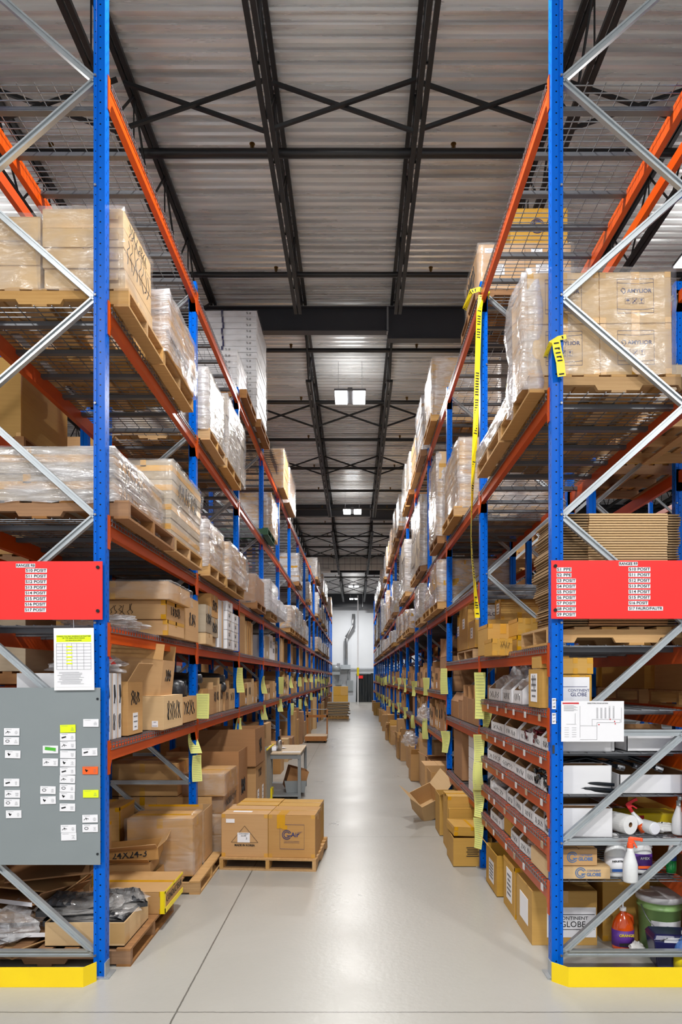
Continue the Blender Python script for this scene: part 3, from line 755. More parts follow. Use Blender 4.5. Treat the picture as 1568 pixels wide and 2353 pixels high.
# plastic sleeve with rack notice
def sheet(px0,px1,py0,py1,Y): return wx(px0,Y),wx(px1,Y),wz(py1,Y),wz(py0,Y)
Yn = Ys-.02
x0,x1,z0,z1 = sheet(125,217,1443,1586,Yn)
o = thing('notice_sleeve', 'white load notice with yellow heading hanging in a plastic sleeve', 'notice', ((x0+x1)/2,Yn,z0), (0,-.01,0))
W, T = x1-x0, z1-z0
MB().box(-W/2,W/2,-.002,.001,0,T).build('sleeve_frame','white',o); p = MB().box(-W/2+.015,W/2-.012,-.0035,-.002,.02,T-.018).build('notice_sheet','paper',o)
MB().box(-W/2+.018,W/2-.016,-.0045,-.0035,T*.775,T*.885).build('yellow_heading','neon',p)
text('CHARGE UTILE MAX NOMINALE DE PALETTIER', p, (0,-.0052,T*.865),.0105,'ink',sx=1.0); text('DE TYPE SIMPLE PROFONDEUR', p, (0,-.0052,T*.835),.0105); text('S10 NON BOULONNE', p, (0,-.0052,T*.80),.0105)
m = MB()
for k in range(9): m.bx((0,-.0045,T*(.75-.052*k)),(W*.86,.0008,.0012))
for x in (-.43,-.28,-.17,-.05,.08,.25,.43): m.bx((x*W,-.0045,T*.54),(.0012,.0008,T*.42))
for k in range(12): m.bx((-W*.12+.01*(k%3),-.0045,T*(.29-.017*k)),(W*(.5+.08*(k%2)),.0008,.0016))
m.build('table_lines','greyink',p)
m = MB()
for k in range(6): m.bx((-W*.11,-.005,T*(.70-.052*k-(0 if k<3 else .01))),(W*.15,.001,T*.022))
m.build('yellow_cells','neon',p)
MB().path([(0,0,T),(-.01,.02,T+.06)],.002,5).build('hook','wire',o)
# evacuation plan
x0,x1,z0,z1 = sheet(1290,1434,1611,1704,Ys)
o = thing('evacuation_plan', 'white evacuation plan board with a red heading box on the R9 rack', 'notice', ((x0+x1)/2,Ys,z0))
W, T = x1-x0, z1-z0
p = MB().box(-W/2,W/2,-.004,0,0,T).build('plan_board','paper',o)
MB().box(-W*.48,-W*.22,-.006,-.004,T*.93,T*.965).build('red_heading','redink',p)
text("DIRECTIVES D'EVACUATION", p, (W*.08,-.0055,T*.945), .0105, 'ink')
m = MB(); e = -.0052
def seg(a,b,c,d,w_=.0013): m.bar((a*W-W/2,e,b*T),(c*W-W/2,e,d*T),.001,w_)
for a,b,c,d in ((.3,.1,.3,.88),(.3,.39,.57,.39),(.57,.39,.57,.05),(.3,.05,.57,.05),(.49,.39,.49,.55),(.49,.55,.94,.55),(.94,.55,.94,.47),(.94,.47,.57,.47),(.96,.47,.96,.84),(.57,.47,.57,.39),(.22,.44,.22,.7),(.08,.43,.24,.43)): seg(a,b,c,d)
for c in (.565,.63,.695,.76,.825):
    seg(c,.57,c,.84 if c<.7 else .88,.0008); seg(c+.018,.57,c+.018,.84 if c<.7 else .88,.0008)
    for k in range(12): seg(c,.58+.022*k,c+.018,.58+.022*k,.0008)
for k in range(7): seg(.04,.89-.022*k,.04+.16+.03*(k%3),.89-.022*k,.0011)
for k in range(5):
    for c in (.05,.17): seg(c,.34-.055*k,c+.07,.34-.055*k,.0012)
m.build('plan_lines','greyink',p)
m = MB()
for a,b in ((.86,.44),(.85,.5),(.60,.42),(.78,.55)): m.bx((a*W-W/2,-.0055,b*T),(.007,.001,.007))
m.build('plan_marks','redink',p)
# small label stickers on the R9 front upright
for k, (py, s_) in enumerate(((1617,'R9 17 08'),(1651,'R9 17 07'))):
    o = tag(MB().bx((wx(1274,4.47),4.474,wz(py,4.47)),(.026,.002,.072)).build('location_sticker','paper'), 'small white location sticker on the blue upright, %s of the two' % ('upper','lower')[k], 'sticker', 'location stickers')
    for j, q_ in enumerate(s_.split()): text(q_, o, (wx(1274,4.47),4.472,wz(py,4.47)+.023-.022*j), .017, 'ink')
o = tag(MB().bx((wx(1273,4.47),4.474,wz(1722,4.47)),(.014,.002,.055)).build('black_tape_patch','rubber'), 'short strip of black tape on the blue R9 upright', 'tape')

# caution tape tied on the R9 uprights
def ribbon(name, label, pts, w_, cap, tw=None):
    m = MB(); n = len(pts); P = []
    for i, p in enumerate(pts):
        p = Vector(p); d = (Vector(pts[min(i+1,n-1)])-Vector(pts[max(i-1,0)])).normalized()
        a = (tw[i] if tw else .3*math.sin(i*1.3)); s_ = d.cross(Vector((math.sin(a),-math.cos(a),0)))
        if s_.length < .1: s_ = Vector((1,0,0))
        s_.normalize(); P += [p-s_*w_/2, p+s_*w_/2]
    m.add(P, [(2*i,2*i+1,2*i+3,2*i+2) for i in range(n-1)])
    o = m.build(name,'caution'); sm = o.modifiers.new('t','SOLIDIFY'); sm.thickness = .0015; tag(o,label,'caution tape','caution tape on the R9 rack')
    L = MB(); q = random.Random(5)
    for i in range(n-1):
        a0,b0,a1,b1 = P[2*i],P[2*i+1],P[2*i+2],P[2*i+3]
        nv = (b0-a0).cross(a1-a0)
        if nv.length < 1e-9: continue
        nv.normalize(); ln = ((a1+b1)/2-(a0+b0)/2).length; k = max(1,int(ln/.026))
        if i % 3 == 2: continue
        for j in range(k):
            if q.random() < .12: continue
            t = (j+.5)/k; c0 = a0.lerp(a1,t); c1 = b0.lerp(b1,t); u = c0.lerp(c1,.2); v = c0.lerp(c1,.8); dr = (a1-a0).normalized()*.005
            for s2 in (-1,1):
                off = nv*.0014*s2; L.add([u+off-dr,v+off-dr,v+off+dr,u+off+dr],[(0,1,2,3)])
                if j % 2: L.add([u+off-dr*.6,u+off+dr*2.2,u.lerp(v,.3)+off+dr*2.2,u.lerp(v,.3)+off-dr*.6],[(0,1,2,3)])
    L.build('printing','ink',o)
    return o
Yt = 7.0
pts = [(wx(a,Yt)-.01,Yt-.02,wz(b,Yt)) for a,b in ((1108,680),(1103,720),(1101,780),(1099,850),(1097,930),(1094,1000),(1091,1060),(1088,1120),(1086,1180),(1085,1230),(1087,1280),(1092,1330),(1095,1370),(1098,1400),(1099,1420))]
ribbon('caution_tape','long yellow caution tape hanging down the second R9 upright',pts,.055,1,[-.2,.1,0,.1,-.1,.2,.5,.9,1.2,1.25,1.1,1.0,.7,.3,.2])
pts = [(XR-.03+.001,4.9,3.98),(XR-.012,4.6,4.12),(XR-.01,4.465,4.16),(XR+.04,4.462,4.19),(XR+.09,4.462,4.2),(XR+.1,4.5,4.2)]
ribbon('caution_tape','yellow caution tape tied round the front R9 upright',pts,.03,1,[0]*6)
pts = [(XR+.02,4.455,4.17),(XR+.03,4.45,4.1),(XR+.045,4.44,4.02),(XR+.05,4.44,3.96),(XR+.055,4.44,3.93)]
ribbon('caution_tape','loose printed end of yellow caution tape on the front R9 upright',pts,.055,1,[0]*5)
pts = [(XR-.13,7.25,5.88),(XR-.1,7.0,5.93),(XR-.02,6.99,5.95),(XR+.08,6.99,5.9),(XR+.09,7.05,5.9)]
ribbon('caution_tape','yellow caution tape knotted at the top of the second R9 upright',pts,.05,1,[0]*5)

# yellow paper sheets hanging on the uprights
def paper(x, y, ztop, w_, h, rz, curl, label, group):
    m = MB()
    m.grid(lambda u,v: ((u-.5)*w_*(1-.15*abs(curl)*v), curl*.06*math.sin(v*2.6+u*1.2)+.02*curl*u, -v*h), 5, 8)
    o = m.build('paper_sheet','yellowpaper',None,(x,y,ztop),rz,smooth=True); tag(o,label,'paper sheet',group)
    L = MB()
    for k in range(14):
        v = (k+1)/15; u0, u1 = .1, .9; f = lambda u: Vector(((u-.5)*w_*(1-.15*abs(curl)*v), curl*.06*math.sin(v*2.6+u*1.2)+.02*curl*u, -v*h))
        a, b = f(u0), f(u1)
        for s2 in (-.0014,.0014): L.add([a+Vector((0,s2,-.001)),b+Vector((0,s2,-.001)),b+Vector((0,s2,.0012)),a+Vector((0,s2,.0012))],[(0,1,2,3)])
    L.build('ruled_lines','greyink',o)
    return o
g8, g9 = 'yellow count sheets on the R8 rack', 'yellow count sheets on the R9 rack'
paper(wx(466,6.98),6.98,wz(1594,6.98),.13,.255,0,.2,'broad yellow ruled sheet facing the camera on the second R8 upright',g8)
paper(XL+.02,7.0,wz(1655,7),.12,.34,.9,1.3,'curling yellow sheet below the beam of the second R8 upright',g8)
paper(XL+.02,7.02,wz(1736,7),.11,.27,.7,.3,'lowest yellow sheet on the second R8 upright',g8)
for k,(pa,pb,px,rz,cu) in enumerate(((1545,1652,1102,-.5,.4),(1626,1690,1110,-.9,1.0),(1688,1750,1100,-.45,.5),(1750,1815,1101,-.5,-.7),(1813,1878,1098,-.5,.9),(1880,1950,1098,-.8,.4))):
    paper(wx(px,6.95),6.95,wz(pa,6.95),.11,(pb-pa)*6.95/1568,rz,cu,'yellow sheet, %s down the string on the second R9 upright' % ORD[k],g9)
for i in range(2, 15):
    for sd, xf, g in (('R8',XL,g8),('R9',XR,g9)):
        sg = 1 if sd=='R8' else -1; yy = Y0+BAY*i-.03
        zz = [2.0+R.uniform(-.1,.15), 1.42+R.uniform(-.15,.1)] if sd=='R8' else [2.0+R.uniform(-.15,.1), 1.15+R.uniform(-.1,.1)]
        for k, z in enumerate(zz):
            paper(xf+sg*.04,yy,z,.13,R.uniform(.26,.4),sg*R.uniform(.7,1.1),R.uniform(-.6,1),'%s yellow sheet on the %s upright of the %s rack' % (('upper','lower')[k],ORD[i],sd),g)

# ================================================================ R8 rack, top level (almost empty) and loads
def mark_print(x, y, z, s_, size, rot, mat='blueink'):
    def f(o, W, D, T): text(s_, o, (x*W, y*D, z*T), size, mat, rot)
    return f
FX = (PI/2,0,PI/2); FXn = (PI/2,0,-PI/2); FY = (PI/2,0,0)
def scr(axis, u, v, w_, h, n=5, seed=1, r=.006, mat='ink'):
    def f(o, W, D, T):
        off = {'x+':(W/2+.004,u*D,v*T),'x-':(-W/2-.004,u*D,v*T),'y-':(u*W,-D/2-.004,v*T)}[axis]
        scribble(o, w_, h, axis, off, mat, n, r, seed)
    return f
RL = XL-RD
# level 2, bay 1
def P8(y0, y1, z, label, wood='wood', detail=True, over=.12, grp='pallets on the R8 rack'):
    cx = XL+over-.6; return pallet(cx,(y0+y1)/2,z+.009,label,wood,0,detail,1,(y1-y0),grp)
def P9(y0, y1, z, label, wood='wood', detail=True, over=.12, grp='pallets on the R9 rack'):
    cx = XR-over+.6; return pallet(cx,(y0+y1)/2,z+.009,label,wood,0,detail,1,(y1-y0),grp)
G8, G9 = 'pallet loads on the R8 rack', 'pallet loads on the R9 rack'
z2, z3 = 4.455+.131, 3.03+.131
P8(4.585,5.42,4.455,'light wood pallet under the tall tan carton load by the front R8 upright')
o = load(-2.11,-1.56,4.585,5.2,z2+.0,5.13,'tan carton stack wrapped in clear film, marked in black, behind the front R8 upright',nz=4,nx=1,mat='pale',film='thinfilm',group=G8,jit=.014,seed=1,
     marks=[scr('x+',0,.55,.5,.2,5,3,.006),scr('x+',0,.85,.4,.1,5,4,.004)])
for k in range(3): carton(-.95,-.29,-.29,.3,.165*k+.002,.165*k+.163,mat='pale',parent=o)
for k in range(4): MB().bx((.2,-.322,.07+.136*k),(.09,.002,.045)).build('packing_tape','cleartape',o)
inst(film_shell(-.96,-.28,-.3,.3,-.02,.5,61,'thinfilm',.02),'stretch_film',o)
P8(5.44,6.42,4.455,'light wood pallet under the silvery film load, second on that level')
load(-2.55,-1.5,5.44,6.38,z2,wz(660,5.4),'tall silvery film-wrapped load beside the second R8 upright, upper level',nz=3,mat='kraft',film='film',tape='b',group=G8,seed=2,marks=[scr('x+',0,.4,.6,.25,6,9,.004)])
P8(7.15,8.0,4.455,'light wood pallet on the upper level just past the second R8 upright')
load(-2.6,-1.55,7.15,8.0,z2,wz(843,7.15),'film-wrapped carton load marked in black, just past the second R8 upright',nz=3,mat='greybrown',film='film',group=G8,seed=3,marks=[scr('x+',0,.7,.5,.2,5,12,.004)])
P8(8.1,9.1,4.455,'second light pallet in the second bay, upper level of the R8 rack')
load(-2.6,-1.53,8.1,9.4,z2,wz(904,8.1),'glossy film load next to the third R8 upright, upper level',nz=3,mat='greybrown',film='film',group=G8,seed=4)
P8(11.9,12.9,4.455,'green painted pallet on the upper level in the fourth R8 bay','greenwood',False)
load(-2.6,-1.53,12.3,13.4,z2,z2+.72,'film load on a green pallet, fourth bay of the R8 rack',nz=4,mat='gold',film='film',group=G8,seed=5)
# level 3, bay 1
P8(4.585,5.75,3.03,'weathered pallet under the long film-wrapped cartons by the front R8 upright','wood2')
load(-2.78,-1.63,4.585,5.74,z3,H+1.55,'long low cartons under silvery film with amber tape, level with the third R8 beam',nz=2,nx=1,mat='greybrown',film='film',tape='b',group=G8,seed=6,marks=[scr('x+',-.15,.75,.5,.16,5,21,.004),scr('x+',-.2,.28,.4,.2,6,22,.003)])
P8(5.78,6.8,3.03,'pallet under the taped grey-brown cartons beside the second R8 upright','wood')
load(-2.55,-1.55,5.78,6.85,z3,H+1.85,'grey-brown cartons with amber tape and black marker, beside the second R8 upright',nz=4,nx=2,mat='greybrown',film='thinfilm',tape='b',group=G8,seed=7,jit=.016,marks=[scr('x+',0,.68,.7,.16,8,31,.006)])
P8(7.15,8.05,3.03,'orange-toned pallet at the front of the second R8 bay, third level','wood')
load(-2.6,-1.56,7.15,8.05,z3,H+1.66,'film-wrapped taped cartons at the front of the second R8 bay, third level',nz=3,mat='pale',film='film',tape='b',group=G8,seed=8,marks=[scr('x+',0,.75,.5,.14,5,33,.004)])
P8(8.1,9.35,3.03,'pallet at the back of the second R8 bay, third level','wood')
load(-2.6,-1.5,8.12,9.4,z3,H+1.62,'sagging film-wrapped load at the back of the second R8 bay, third level',nz=3,mat='pale',film='film',tape='b',group=G8,seed=9)
P8(10.6,11.6,3.03,'pallet under the big brown film-wrapped carton, third R8 bay','wood2')
o = load(-2.6,-1.56,10.6,11.7,z3,H+1.62,'big plain brown carton under film with two white labels, third R8 bay',nz=1,nx=1,mat='tan',film='thinfilm',group=G8,seed=10)
sticker(o.children[0],'y-',.12,.22,.09,.16,(1.04,1.1)); sticker(o.children[0],'y-',.28,.38,.05,.1,(1.04,1.1))
P8(12.3,13.3,3.03,'pallet in the fourth R8 bay, third level','wood',False)
load(-2.6,-1.5,11.9,13.1,z3,H+1.72,'tall crinkled film load, fourth bay of the R8 rack, third level',nz=3,mat='whitebox',film='film',group=G8,seed=11)
load(-2.6,-1.48,13.2,14.6,z3,H+1.5,'low crinkled film load, end of the fourth R8 bay',nz=2,mat='whitebox',film='film',group=G8,seed=12)
# top level
o = load(-2.62,-1.69,9.75,10.7,6.08,H+4.68,'shorter stack of flat white cartons on the top level, third R8 bay',nz=7,nx=2,mat='whitebox',film='thinfilm',group=G8,seed=13,jit=.006)
for k in range(7): text('% #', o, (.33,-.482,.05+.088*k), .05, 'ink')
pallet(-2.15,10.2,5.96,'pallet under the shorter white carton stack','wood2',0,False,1,.95,'pallets on the R8 rack')
o = load(-2.62,-1.56,10.8,11.95,6.08,7.78,'tall stack of flat white cartons with printed ends on the top level, third R8 bay',nz=18,nx=2,mat='whitebox',film='thinfilm',group=G8,seed=14,jit=.008)
for k in range(18): text('% #', o, (.4,-.582,.05+.0944*k), .05, 'ink')
m = MB()
for k in range(7): m.bx((-.02+.01*(k%3),-.585,1.65-.0944*k),(.03,.004,.1))
m.build('dark_strap','navy',o)
pallet(-2.1,11.4,5.96,'pallet under the tall white carton stack','wood2',0,False,1,1.1,'pallets on the R8 rack')
o = load(-2.62,-1.5,14.3,15.3,5.96,H+4.8,'tan film-wrapped carton stack on the top level, fourth R8 bay',nz=5,mat='kraft',film='thinfilm',group=G8,seed=15)
load(-2.62,-1.5,15.5,17,5.96,H+4.78,'film-wrapped flat cartons on the top level, fifth R8 bay',nz=9,nx=1,mat='kraft',film='film',group=G8,seed=16)
o = thing('wire_bundle','flat bundle of black wire decks on the top level, fourth R8 bay','wire deck bundle',(-2.0,12.9,5.97)); m = MB()
for k in range(6):
    for j in range(12): m.box(-.5,.5,-.6+j*.1,-.595+j*.1,.03*k,.03*k+.006)
    for j in range(6): m.box(-.5+j*.19,-.494+j*.19,-.6,.6,.03*k+.006,.03*k+.012)
m.build('wire_grid','darkpart',o)

LEVN = {5.95:'top', 4.455:'second', 3.875:'second', 3.03:'third', 2.94:'third'}
def fill(sd, bay, z, prob, seed, hs=(.6,1.3), top=99):
    q = random.Random(seed); y = Y0+BAY*bay+CDp+.04
    for k in range(2):
        ya, yb = y, y+q.uniform(.95,1.15); y = yb+.1
        if q.random() > prob: continue
        far = bay > 5; mt = q.choice(['greybrown','whitebox','kraft','gold','pale','greybrown']); hh = q.uniform(*hs)
        lab = 'level %s of the %s rack, %s bay back, %s half' % (LEVN[z], sd, ORD[bay], ('near','far')[k])
        wd = q.choice(['wood','wood','wood2'])
        if sd == 'R8': P8(ya,yb,z,'pallet on '+lab,wd,False); x0, x1 = -2.6, XL+.13-q.uniform(0,.05)
        else: P9(ya,yb,z,'pallet on '+lab,wd,False); x0, x1 = XR-.13+q.uniform(0,.05), 2.25
        load(x0,x1,ya,yb,z+.133,min(z+.133+hh,top),'%s wrapped load on %s' % ({'greybrown':'grey-brown','whitebox':'white','kraft':'brown','gold':'golden','pale':'pale'}[mt],lab),
             nz=2 if far else q.choice((3,4,5)),nx=1 if far else 2,mat=mt,film='film',tape=None if far else q.choice((None,'b')),group=G8 if sd=='R8' else G9,seed=seed+k,jit=.02,bev=0 if far else .006)
for b in range(4,14):
    fill('R8',b,4.455,.35 if b<8 else .6,300+b,(.4,.9)); fill('R8',b,3.03,.7,320+b,(.4,.65),3.9)
for b in (9,11,12,15): fill('R8',b,5.95,.8,340+b,(.6,1.0))

# ================================================================ R9 rack, loads
P9(4.58,5.5,3.875,'light wood pallet under the four printed cartons at the R9 rack end')
z = 3.875+.131
o = thing('wrapped_load','two-by-two stack of pale printed cartons under film at the R9 rack end','wrapped load',(1.63,4.81,z),(0,-.012,0),G9); o.scale = (1.02,1,.95)
lg = MB
for iz in range(2):
    for ix in range(2):
        xa = -.455+.475*ix-(.0 if ix else 0); c = carton(xa,xa+.47,-.22,.24,.0+.365*iz,.36+.365*iz,mat='pale',tape='fe',parent=o)
        t = c
        yb = -.232
        m = MB(); w2, h2 = .2, .125
        for a_,b_ in (((-.12,.31),(.12,.31)),((-.12,.07),(.12,.07)),((-.12,.07),(-.12,.31)),((.12,.07),(.12,.31))):
            m.bar((a_[0],yb,a_[1]),(b_[0],yb,b_[1]),.001,.0022)
        for zz in (.285,.10):
            for k in range(6): m.bar((-.12+.04*k,yb,zz-.008*math.sin(k*PI/6)),(-.08+.04*k,yb,zz-.008*math.sin((k+1)*PI/6)),.001,.0022)
        for k in range(3):
            cx = -.05+.045*k; cz = .155
            for a_,b_ in (((-.017,-.02),(.017,-.02)),((-.017,.02),(.017,.02)),((-.017,-.02),(-.017,.02)),((.017,-.02),(.017,.02))): m.bar((cx+a_[0],yb,cz+a_[1]),(cx+b_[0],yb,cz+b_[1]),.001,.0014)
            if k == 0:
                m.add([(cx-.013,yb,cz),(cx+.013,yb,cz),(cx+.007,yb,cz+.012),(cx-.007,yb,cz+.012)],[(0,1,2,3)]); m.bar((cx,yb,cz),(cx,yb,cz-.014),.001,.002)
            elif k == 1: m.bar((cx-.012,yb,cz-.014),(cx+.012,yb,cz+.014),.001,.006); m.bar((cx-.012,yb,cz+.014),(cx+.012,yb,cz-.014),.001,.0015)
            else: m.add([(cx-.009,yb,cz+.014),(cx+.009,yb,cz+.014),(cx+.002,yb,cz-.002),(cx-.002,yb,cz-.002)],[(0,1,2,3)]); m.bar((cx,yb,cz),(cx,yb,cz-.014),.001,.002); m.bar((cx-.008,yb,cz-.014),(cx+.008,yb,cz-.014),.001,.002)
        m.build('printed_frame','blueink',c)
        text('AMYLIOR',c,(.026,yb,.225),.038,'blueink',bold=.0006)
        m = MB(); m.path([(-.083,yb,.215),(-.095,yb,.232),(-.085,yb,.246),(-.07,yb,.24),(-.066,yb,.22),(-.08,yb,.205)],.003,5,False); m.build('swirl_logo','blueink',c)
inst(film_shell(-.46,.5,-.232,.25,-.02,.75,3,'thinfilm',.004),'stretch_film',o)
inst(film_shell(-.47,-.40,-.2,.25,-.12,.73,5,'film',.05),'stretch_film',o)
P9(5.55,6.55,3.875,'light wood pallet with a low film load, second from the R9 rack end')
load(1.17,2.2,5.0,6.5,z+.003,z+.12,'very low crumpled film load lying on the second pallet of the R9 rack',nz=1,mat='greybrown',film='film',group=G9,seed=41)
P9(8.1,9.2,3.875,'pallet under the five-layer taped cartons, second R9 bay','wood')
load(1.24,2.3,8.12,9.5,z,H+2.86,'five-layer taped carton stack under film, second R9 bay, second level',nz=5,nx=2,mat='pale',film='film',tape='b',group=G9,seed=42,jit=.004)
# top level bay 2
P9(7.2,8.2,5.95,'brown pallet under the tall labelled cartons at the top of the second R9 bay','wood2',over=.02)
o = load(1.3,2.28,7.2,8.0,6.08,H+4.58,'big cartons with white labels under film, top level, just past the second R9 upright',nz=1,nx=2,mat='kraft',film='thinfilm',group=G9,seed=43,marks=[scr('x-',.1,.6,.5,.25,4,44,.01)])
for c in [c for c in o.children if c.name.startswith('carton')]: sticker(c,'y-',-.12,.4,.12,.05,(.48,.8)); sticker(c,'y-',-.05,.2,.16,.12,(.48,.8))
o = carton(1.66,2.27,7.3,8.0,H+4.59,H+5.02,'golden carton with a ring logo standing on the labelled cartons','gold','fe')
text('G',o,(-.02,-.356,.24),.13,'blueink'); m = MB()
for r_ in (.075,.06):
    for k in range(24):
        a, b = k*PI/12, (k+1)*PI/12; m.bar((-.02+r_*math.cos(a),-.354,.24+r_*math.sin(a)),(-.02+r_*math.cos(b),-.354,.24+r_*math.sin(b)),.002,.007)
m.build('ring_logo','blueink',o)
for b in range(2,15):
    if b == 2:
        P9(10.6,11.7,5.95,'pallet on the top level of the third R9 bay','wood',False); load(1.2,2.25,10.6,11.7,6.083,6.95,'film-wrapped golden cartons alone on the top level of the third R9 bay',nz=4,mat='gold',film='film',group=G9,seed=46)
    else: fill('R9',b,5.95,.9,400+b,(.6,1.0))
    fill('R9',b,3.875,.72,420+b,(.7,1.5),5.75); fill('R9',b,2.94,.7,440+b,(.3,.62),3.75)
# level 3/4 bay 1: flattened cartons
P9(4.58,5.3,2.18,'light wood pallet under the high stack of flattened cartons','wood',over=.0)
o = thing('flat_carton_stack','tall uneven stack of flattened cartons on a pallet behind the R9 sign','flattened cartons',(1.62,5.05,2.32),0)
q = random.Random(8); nl = 44; T = .76
for k in range(nl):
    zz = T*k/nl; dx = .014*math.sin(k*.8)+.012*math.sin(k*.21)+q.uniform(-.007,.007)
    s_ = MB().box(-.05+dx*.2,.48+dx*.2,-.46,.1,zz,zz+T/nl*.66).build('flattened_carton','tan' if k < 5 else 'pale',o)
    MB().box(-.26+dx,-.048,-.45+.008*math.sin(k),.1,zz+.001,zz+T/nl*.6).build('fold_flap','flute',s_)
    MB().box(.478,.57+dx*.5,-.44,.1,zz+.001,zz+T/nl*.6).build('fold_flap','flute',s_)
pallet(2.1,5.0,1.0,'x') if False else None
# golden cartons beside
def C9(px0,px1,py0,py1,Y,d,label,mat='gold',tape='fe',group='cartons on the R9 rack',**k):
    return carton(wx(px0,Y),wx(px1,Y),Y,Y+d,wz(py1,Y),wz(py0,Y),label,mat,tape,group,**k)
zb = 2.18+.01
C9(1122,1192,1433,1504,6.1,.5,'large golden carton behind a smaller one on the fourth R9 level')
o = C9(1132,1178,1467,1506,5.7,.35,'smaller golden carton marked in black in front of the large one'); scribble(o,.08,.06,'y-',(.02,-.178,.09),n=3,r=.0035,seed=4)
C9(1190,1236,1460,1496,5.75,.35,'low golden carton beside the flattened carton stack, underneath another')
C9(1191,1236,1420,1459,5.75,.35,'golden carton on top of another beside the flattened cartons')
P9(8.05,9.3,2.18,'wood pallet of golden cartons, second R9 bay','wood',over=-.1)
for k,(y0,y1,z0,z1,x0,lab) in enumerate(((8.1,8.55,0,.33,1.42,'golden carton with a dark round mark on the pallet, second R9 bay'),(8.6,9.3,0,.62,1.42,'tallest golden carton with a white label, second R9 bay pallet'),(8.2,8.55,.335,.6,1.75,'golden carton partly behind the second upright, on the pallet'),(9.32,9.5,0,.5,1.42,'narrow golden carton at the end of the pallet, second R9 bay'))):
    o = carton(x0,x0+.45,y0,y1,2.33+z0,2.33+z1,lab,'gold','fe','golden cartons on the pallet'); sticker(o,'x-',0,(z1-z0)*.55,.16,.13,(.45,y1-y0))
    if k == 1: MB().bx((.02,-.352,.46),(.3,.003,.2)).build('white_label','whitebox',o); text('GLOBE',o,(.1,-.355,.44),.07,'blueink')

# ---------------------------------------------------------------- R9 bay 1 shelves of white bins
def shelf_bin(y0, y1, z, label, depth=.42, h=.115, xf=None, content=0, seed=0, group='white open bins on the R9 shelves', side=-1, front=.085):
    """white cardboard bin with the low front towards the aisle"""
    xf = XR+.02 if xf is None else xf; W = depth; D = y1-y0; t = .005; h = h*1.25
    o = thing('shelf_bin',label,'storage bin',(xf,(y0+y1)/2,z),R.uniform(-.05,.05),group)
    m = MB().box(0,t,-D/2,D/2,0,front).box(0,W,-D/2,D/2,0,t)
    for s_ in (-1,1):
        a, b = sorted((s_*D/2,s_*(D/2-t)))
        m.add([(0,a,0),(W,a,0),(W,a,h*1.35),(.1,a,h*1.35),(0,a,front),(0,b,0),(W,b,0),(W,b,h*1.35),(.1,b,h*1.35),(0,b,front)],[(0,1,2,3,4),(9,8,7,6,5),(0,5,6,1),(1,6,7,2),(2,7,8,3),(3,8,9,4),(4,9,5,0)])
    m.box(W-t,W,-D/2,D/2,0,h*1.35).build('bin_shell','whitebox',o)
    n = MB().box(t,W-t,-D/2+t,D/2-t,t,t+.002)
    for s_ in (-1,1):
        yy = s_*(D/2-t-.001); n.add([(t,yy,t),(W-t,yy,t),(W-t,yy,h*1.33),(.1,yy,h*1.33),(t,yy,front-.002)],[(0,1,2,3,4)])
    n.box(W-t-.003,W-t-.001,-D/2+t,D/2-t,t,h*1.33); n.build('bin_lining','inner',o)
    scribble(o,D*.7,front*.5,'x-',(-.002,0,front*.5),'ink',4,.0022,seed)
    return o
BAGS = [bag_mesh(k,.09,.09,.07,16) for k in range(5)]
def bag(x,y,z,label,s_=1,k=0,group='clear plastic bags on the R9 shelves',rz=0,sc=None):
    o = inst(BAGS[k%5],'plastic_bag',None,(x,y,z),rz); tag(o,label,'plastic bag',group); o.scale = sc or (s_,s_,s_); return o
def rods(x,y,z,label,mat,n=5,L=.3,seed=0,r=.009,name='metal_rods'):
    q = random.Random(seed); o = thing(name,label,'metal parts',(x,y,z),0,'metal parts in the bins')
    for k in range(n):
        a = q.uniform(-.25,.25); yy = q.uniform(-.06,.06); zz = .012+.02*k*.6; zt = q.uniform(-.01,.02)
        p = MB().path([(-.02,yy,zz+zt),(L*.5,yy+a*.1,zz+.01),(L,yy+a*.3,zz)],r,8)
        p.path([(-.035,yy,zz+zt),(-.02,yy,zz+zt)],r*1.6,8); p.build('rod',mat,o,smooth=True)
SHN = ['uppermost','second','third','fourth','lowest']
spec = {0: [(5.35,5.68),(5.7,6.12),(6.14,6.7)],
        1: [(4.6,4.78),(4.8,5.05),(5.07,5.45),(5.5,6.0),(6.02,6.55)],
        2: [(4.6,4.75),(4.77,4.98),(5.0,5.22),(5.24,5.62),(5.64,6.1),(6.12,6.7)],
        3: [(4.6,4.72),(4.74,5.0),(5.02,5.3),(5.33,5.62),(5.64,5.9),(5.95,6.6)],
        4: [(5.1,5.42),(5.46,5.75),(6.1,6.6)]}
zsh = RS
for s_, lst in spec.items():
    for k, (a,b) in enumerate(lst):
        shelf_bin(a,b,zsh[s_]+.01,'white bin, %s from the front upright on the %s small-parts shelf' % (ORD[k],SHN[s_]),seed=s_*10+k,front=.085 if s_ else .11,h=.115 if s_ else .12)
q = random.Random(12)
for s_ in range(5):
    for k in range(6):
        y = 4.72+.37*k+q.uniform(-.08,.08); o = MB().bx((0,0,0),(.004,.05,.045)).build('shelf_label','greybrown' if (k+s_)%3==0 else 'jug',None,(XR-.018,y,zsh[s_]-.055)); tag(o,'pale label clipped to the beam, %s back on the %s small-parts shelf' % (ORD[k],SHN[s_]),'shelf label','shelf edge labels on the R9 rack')
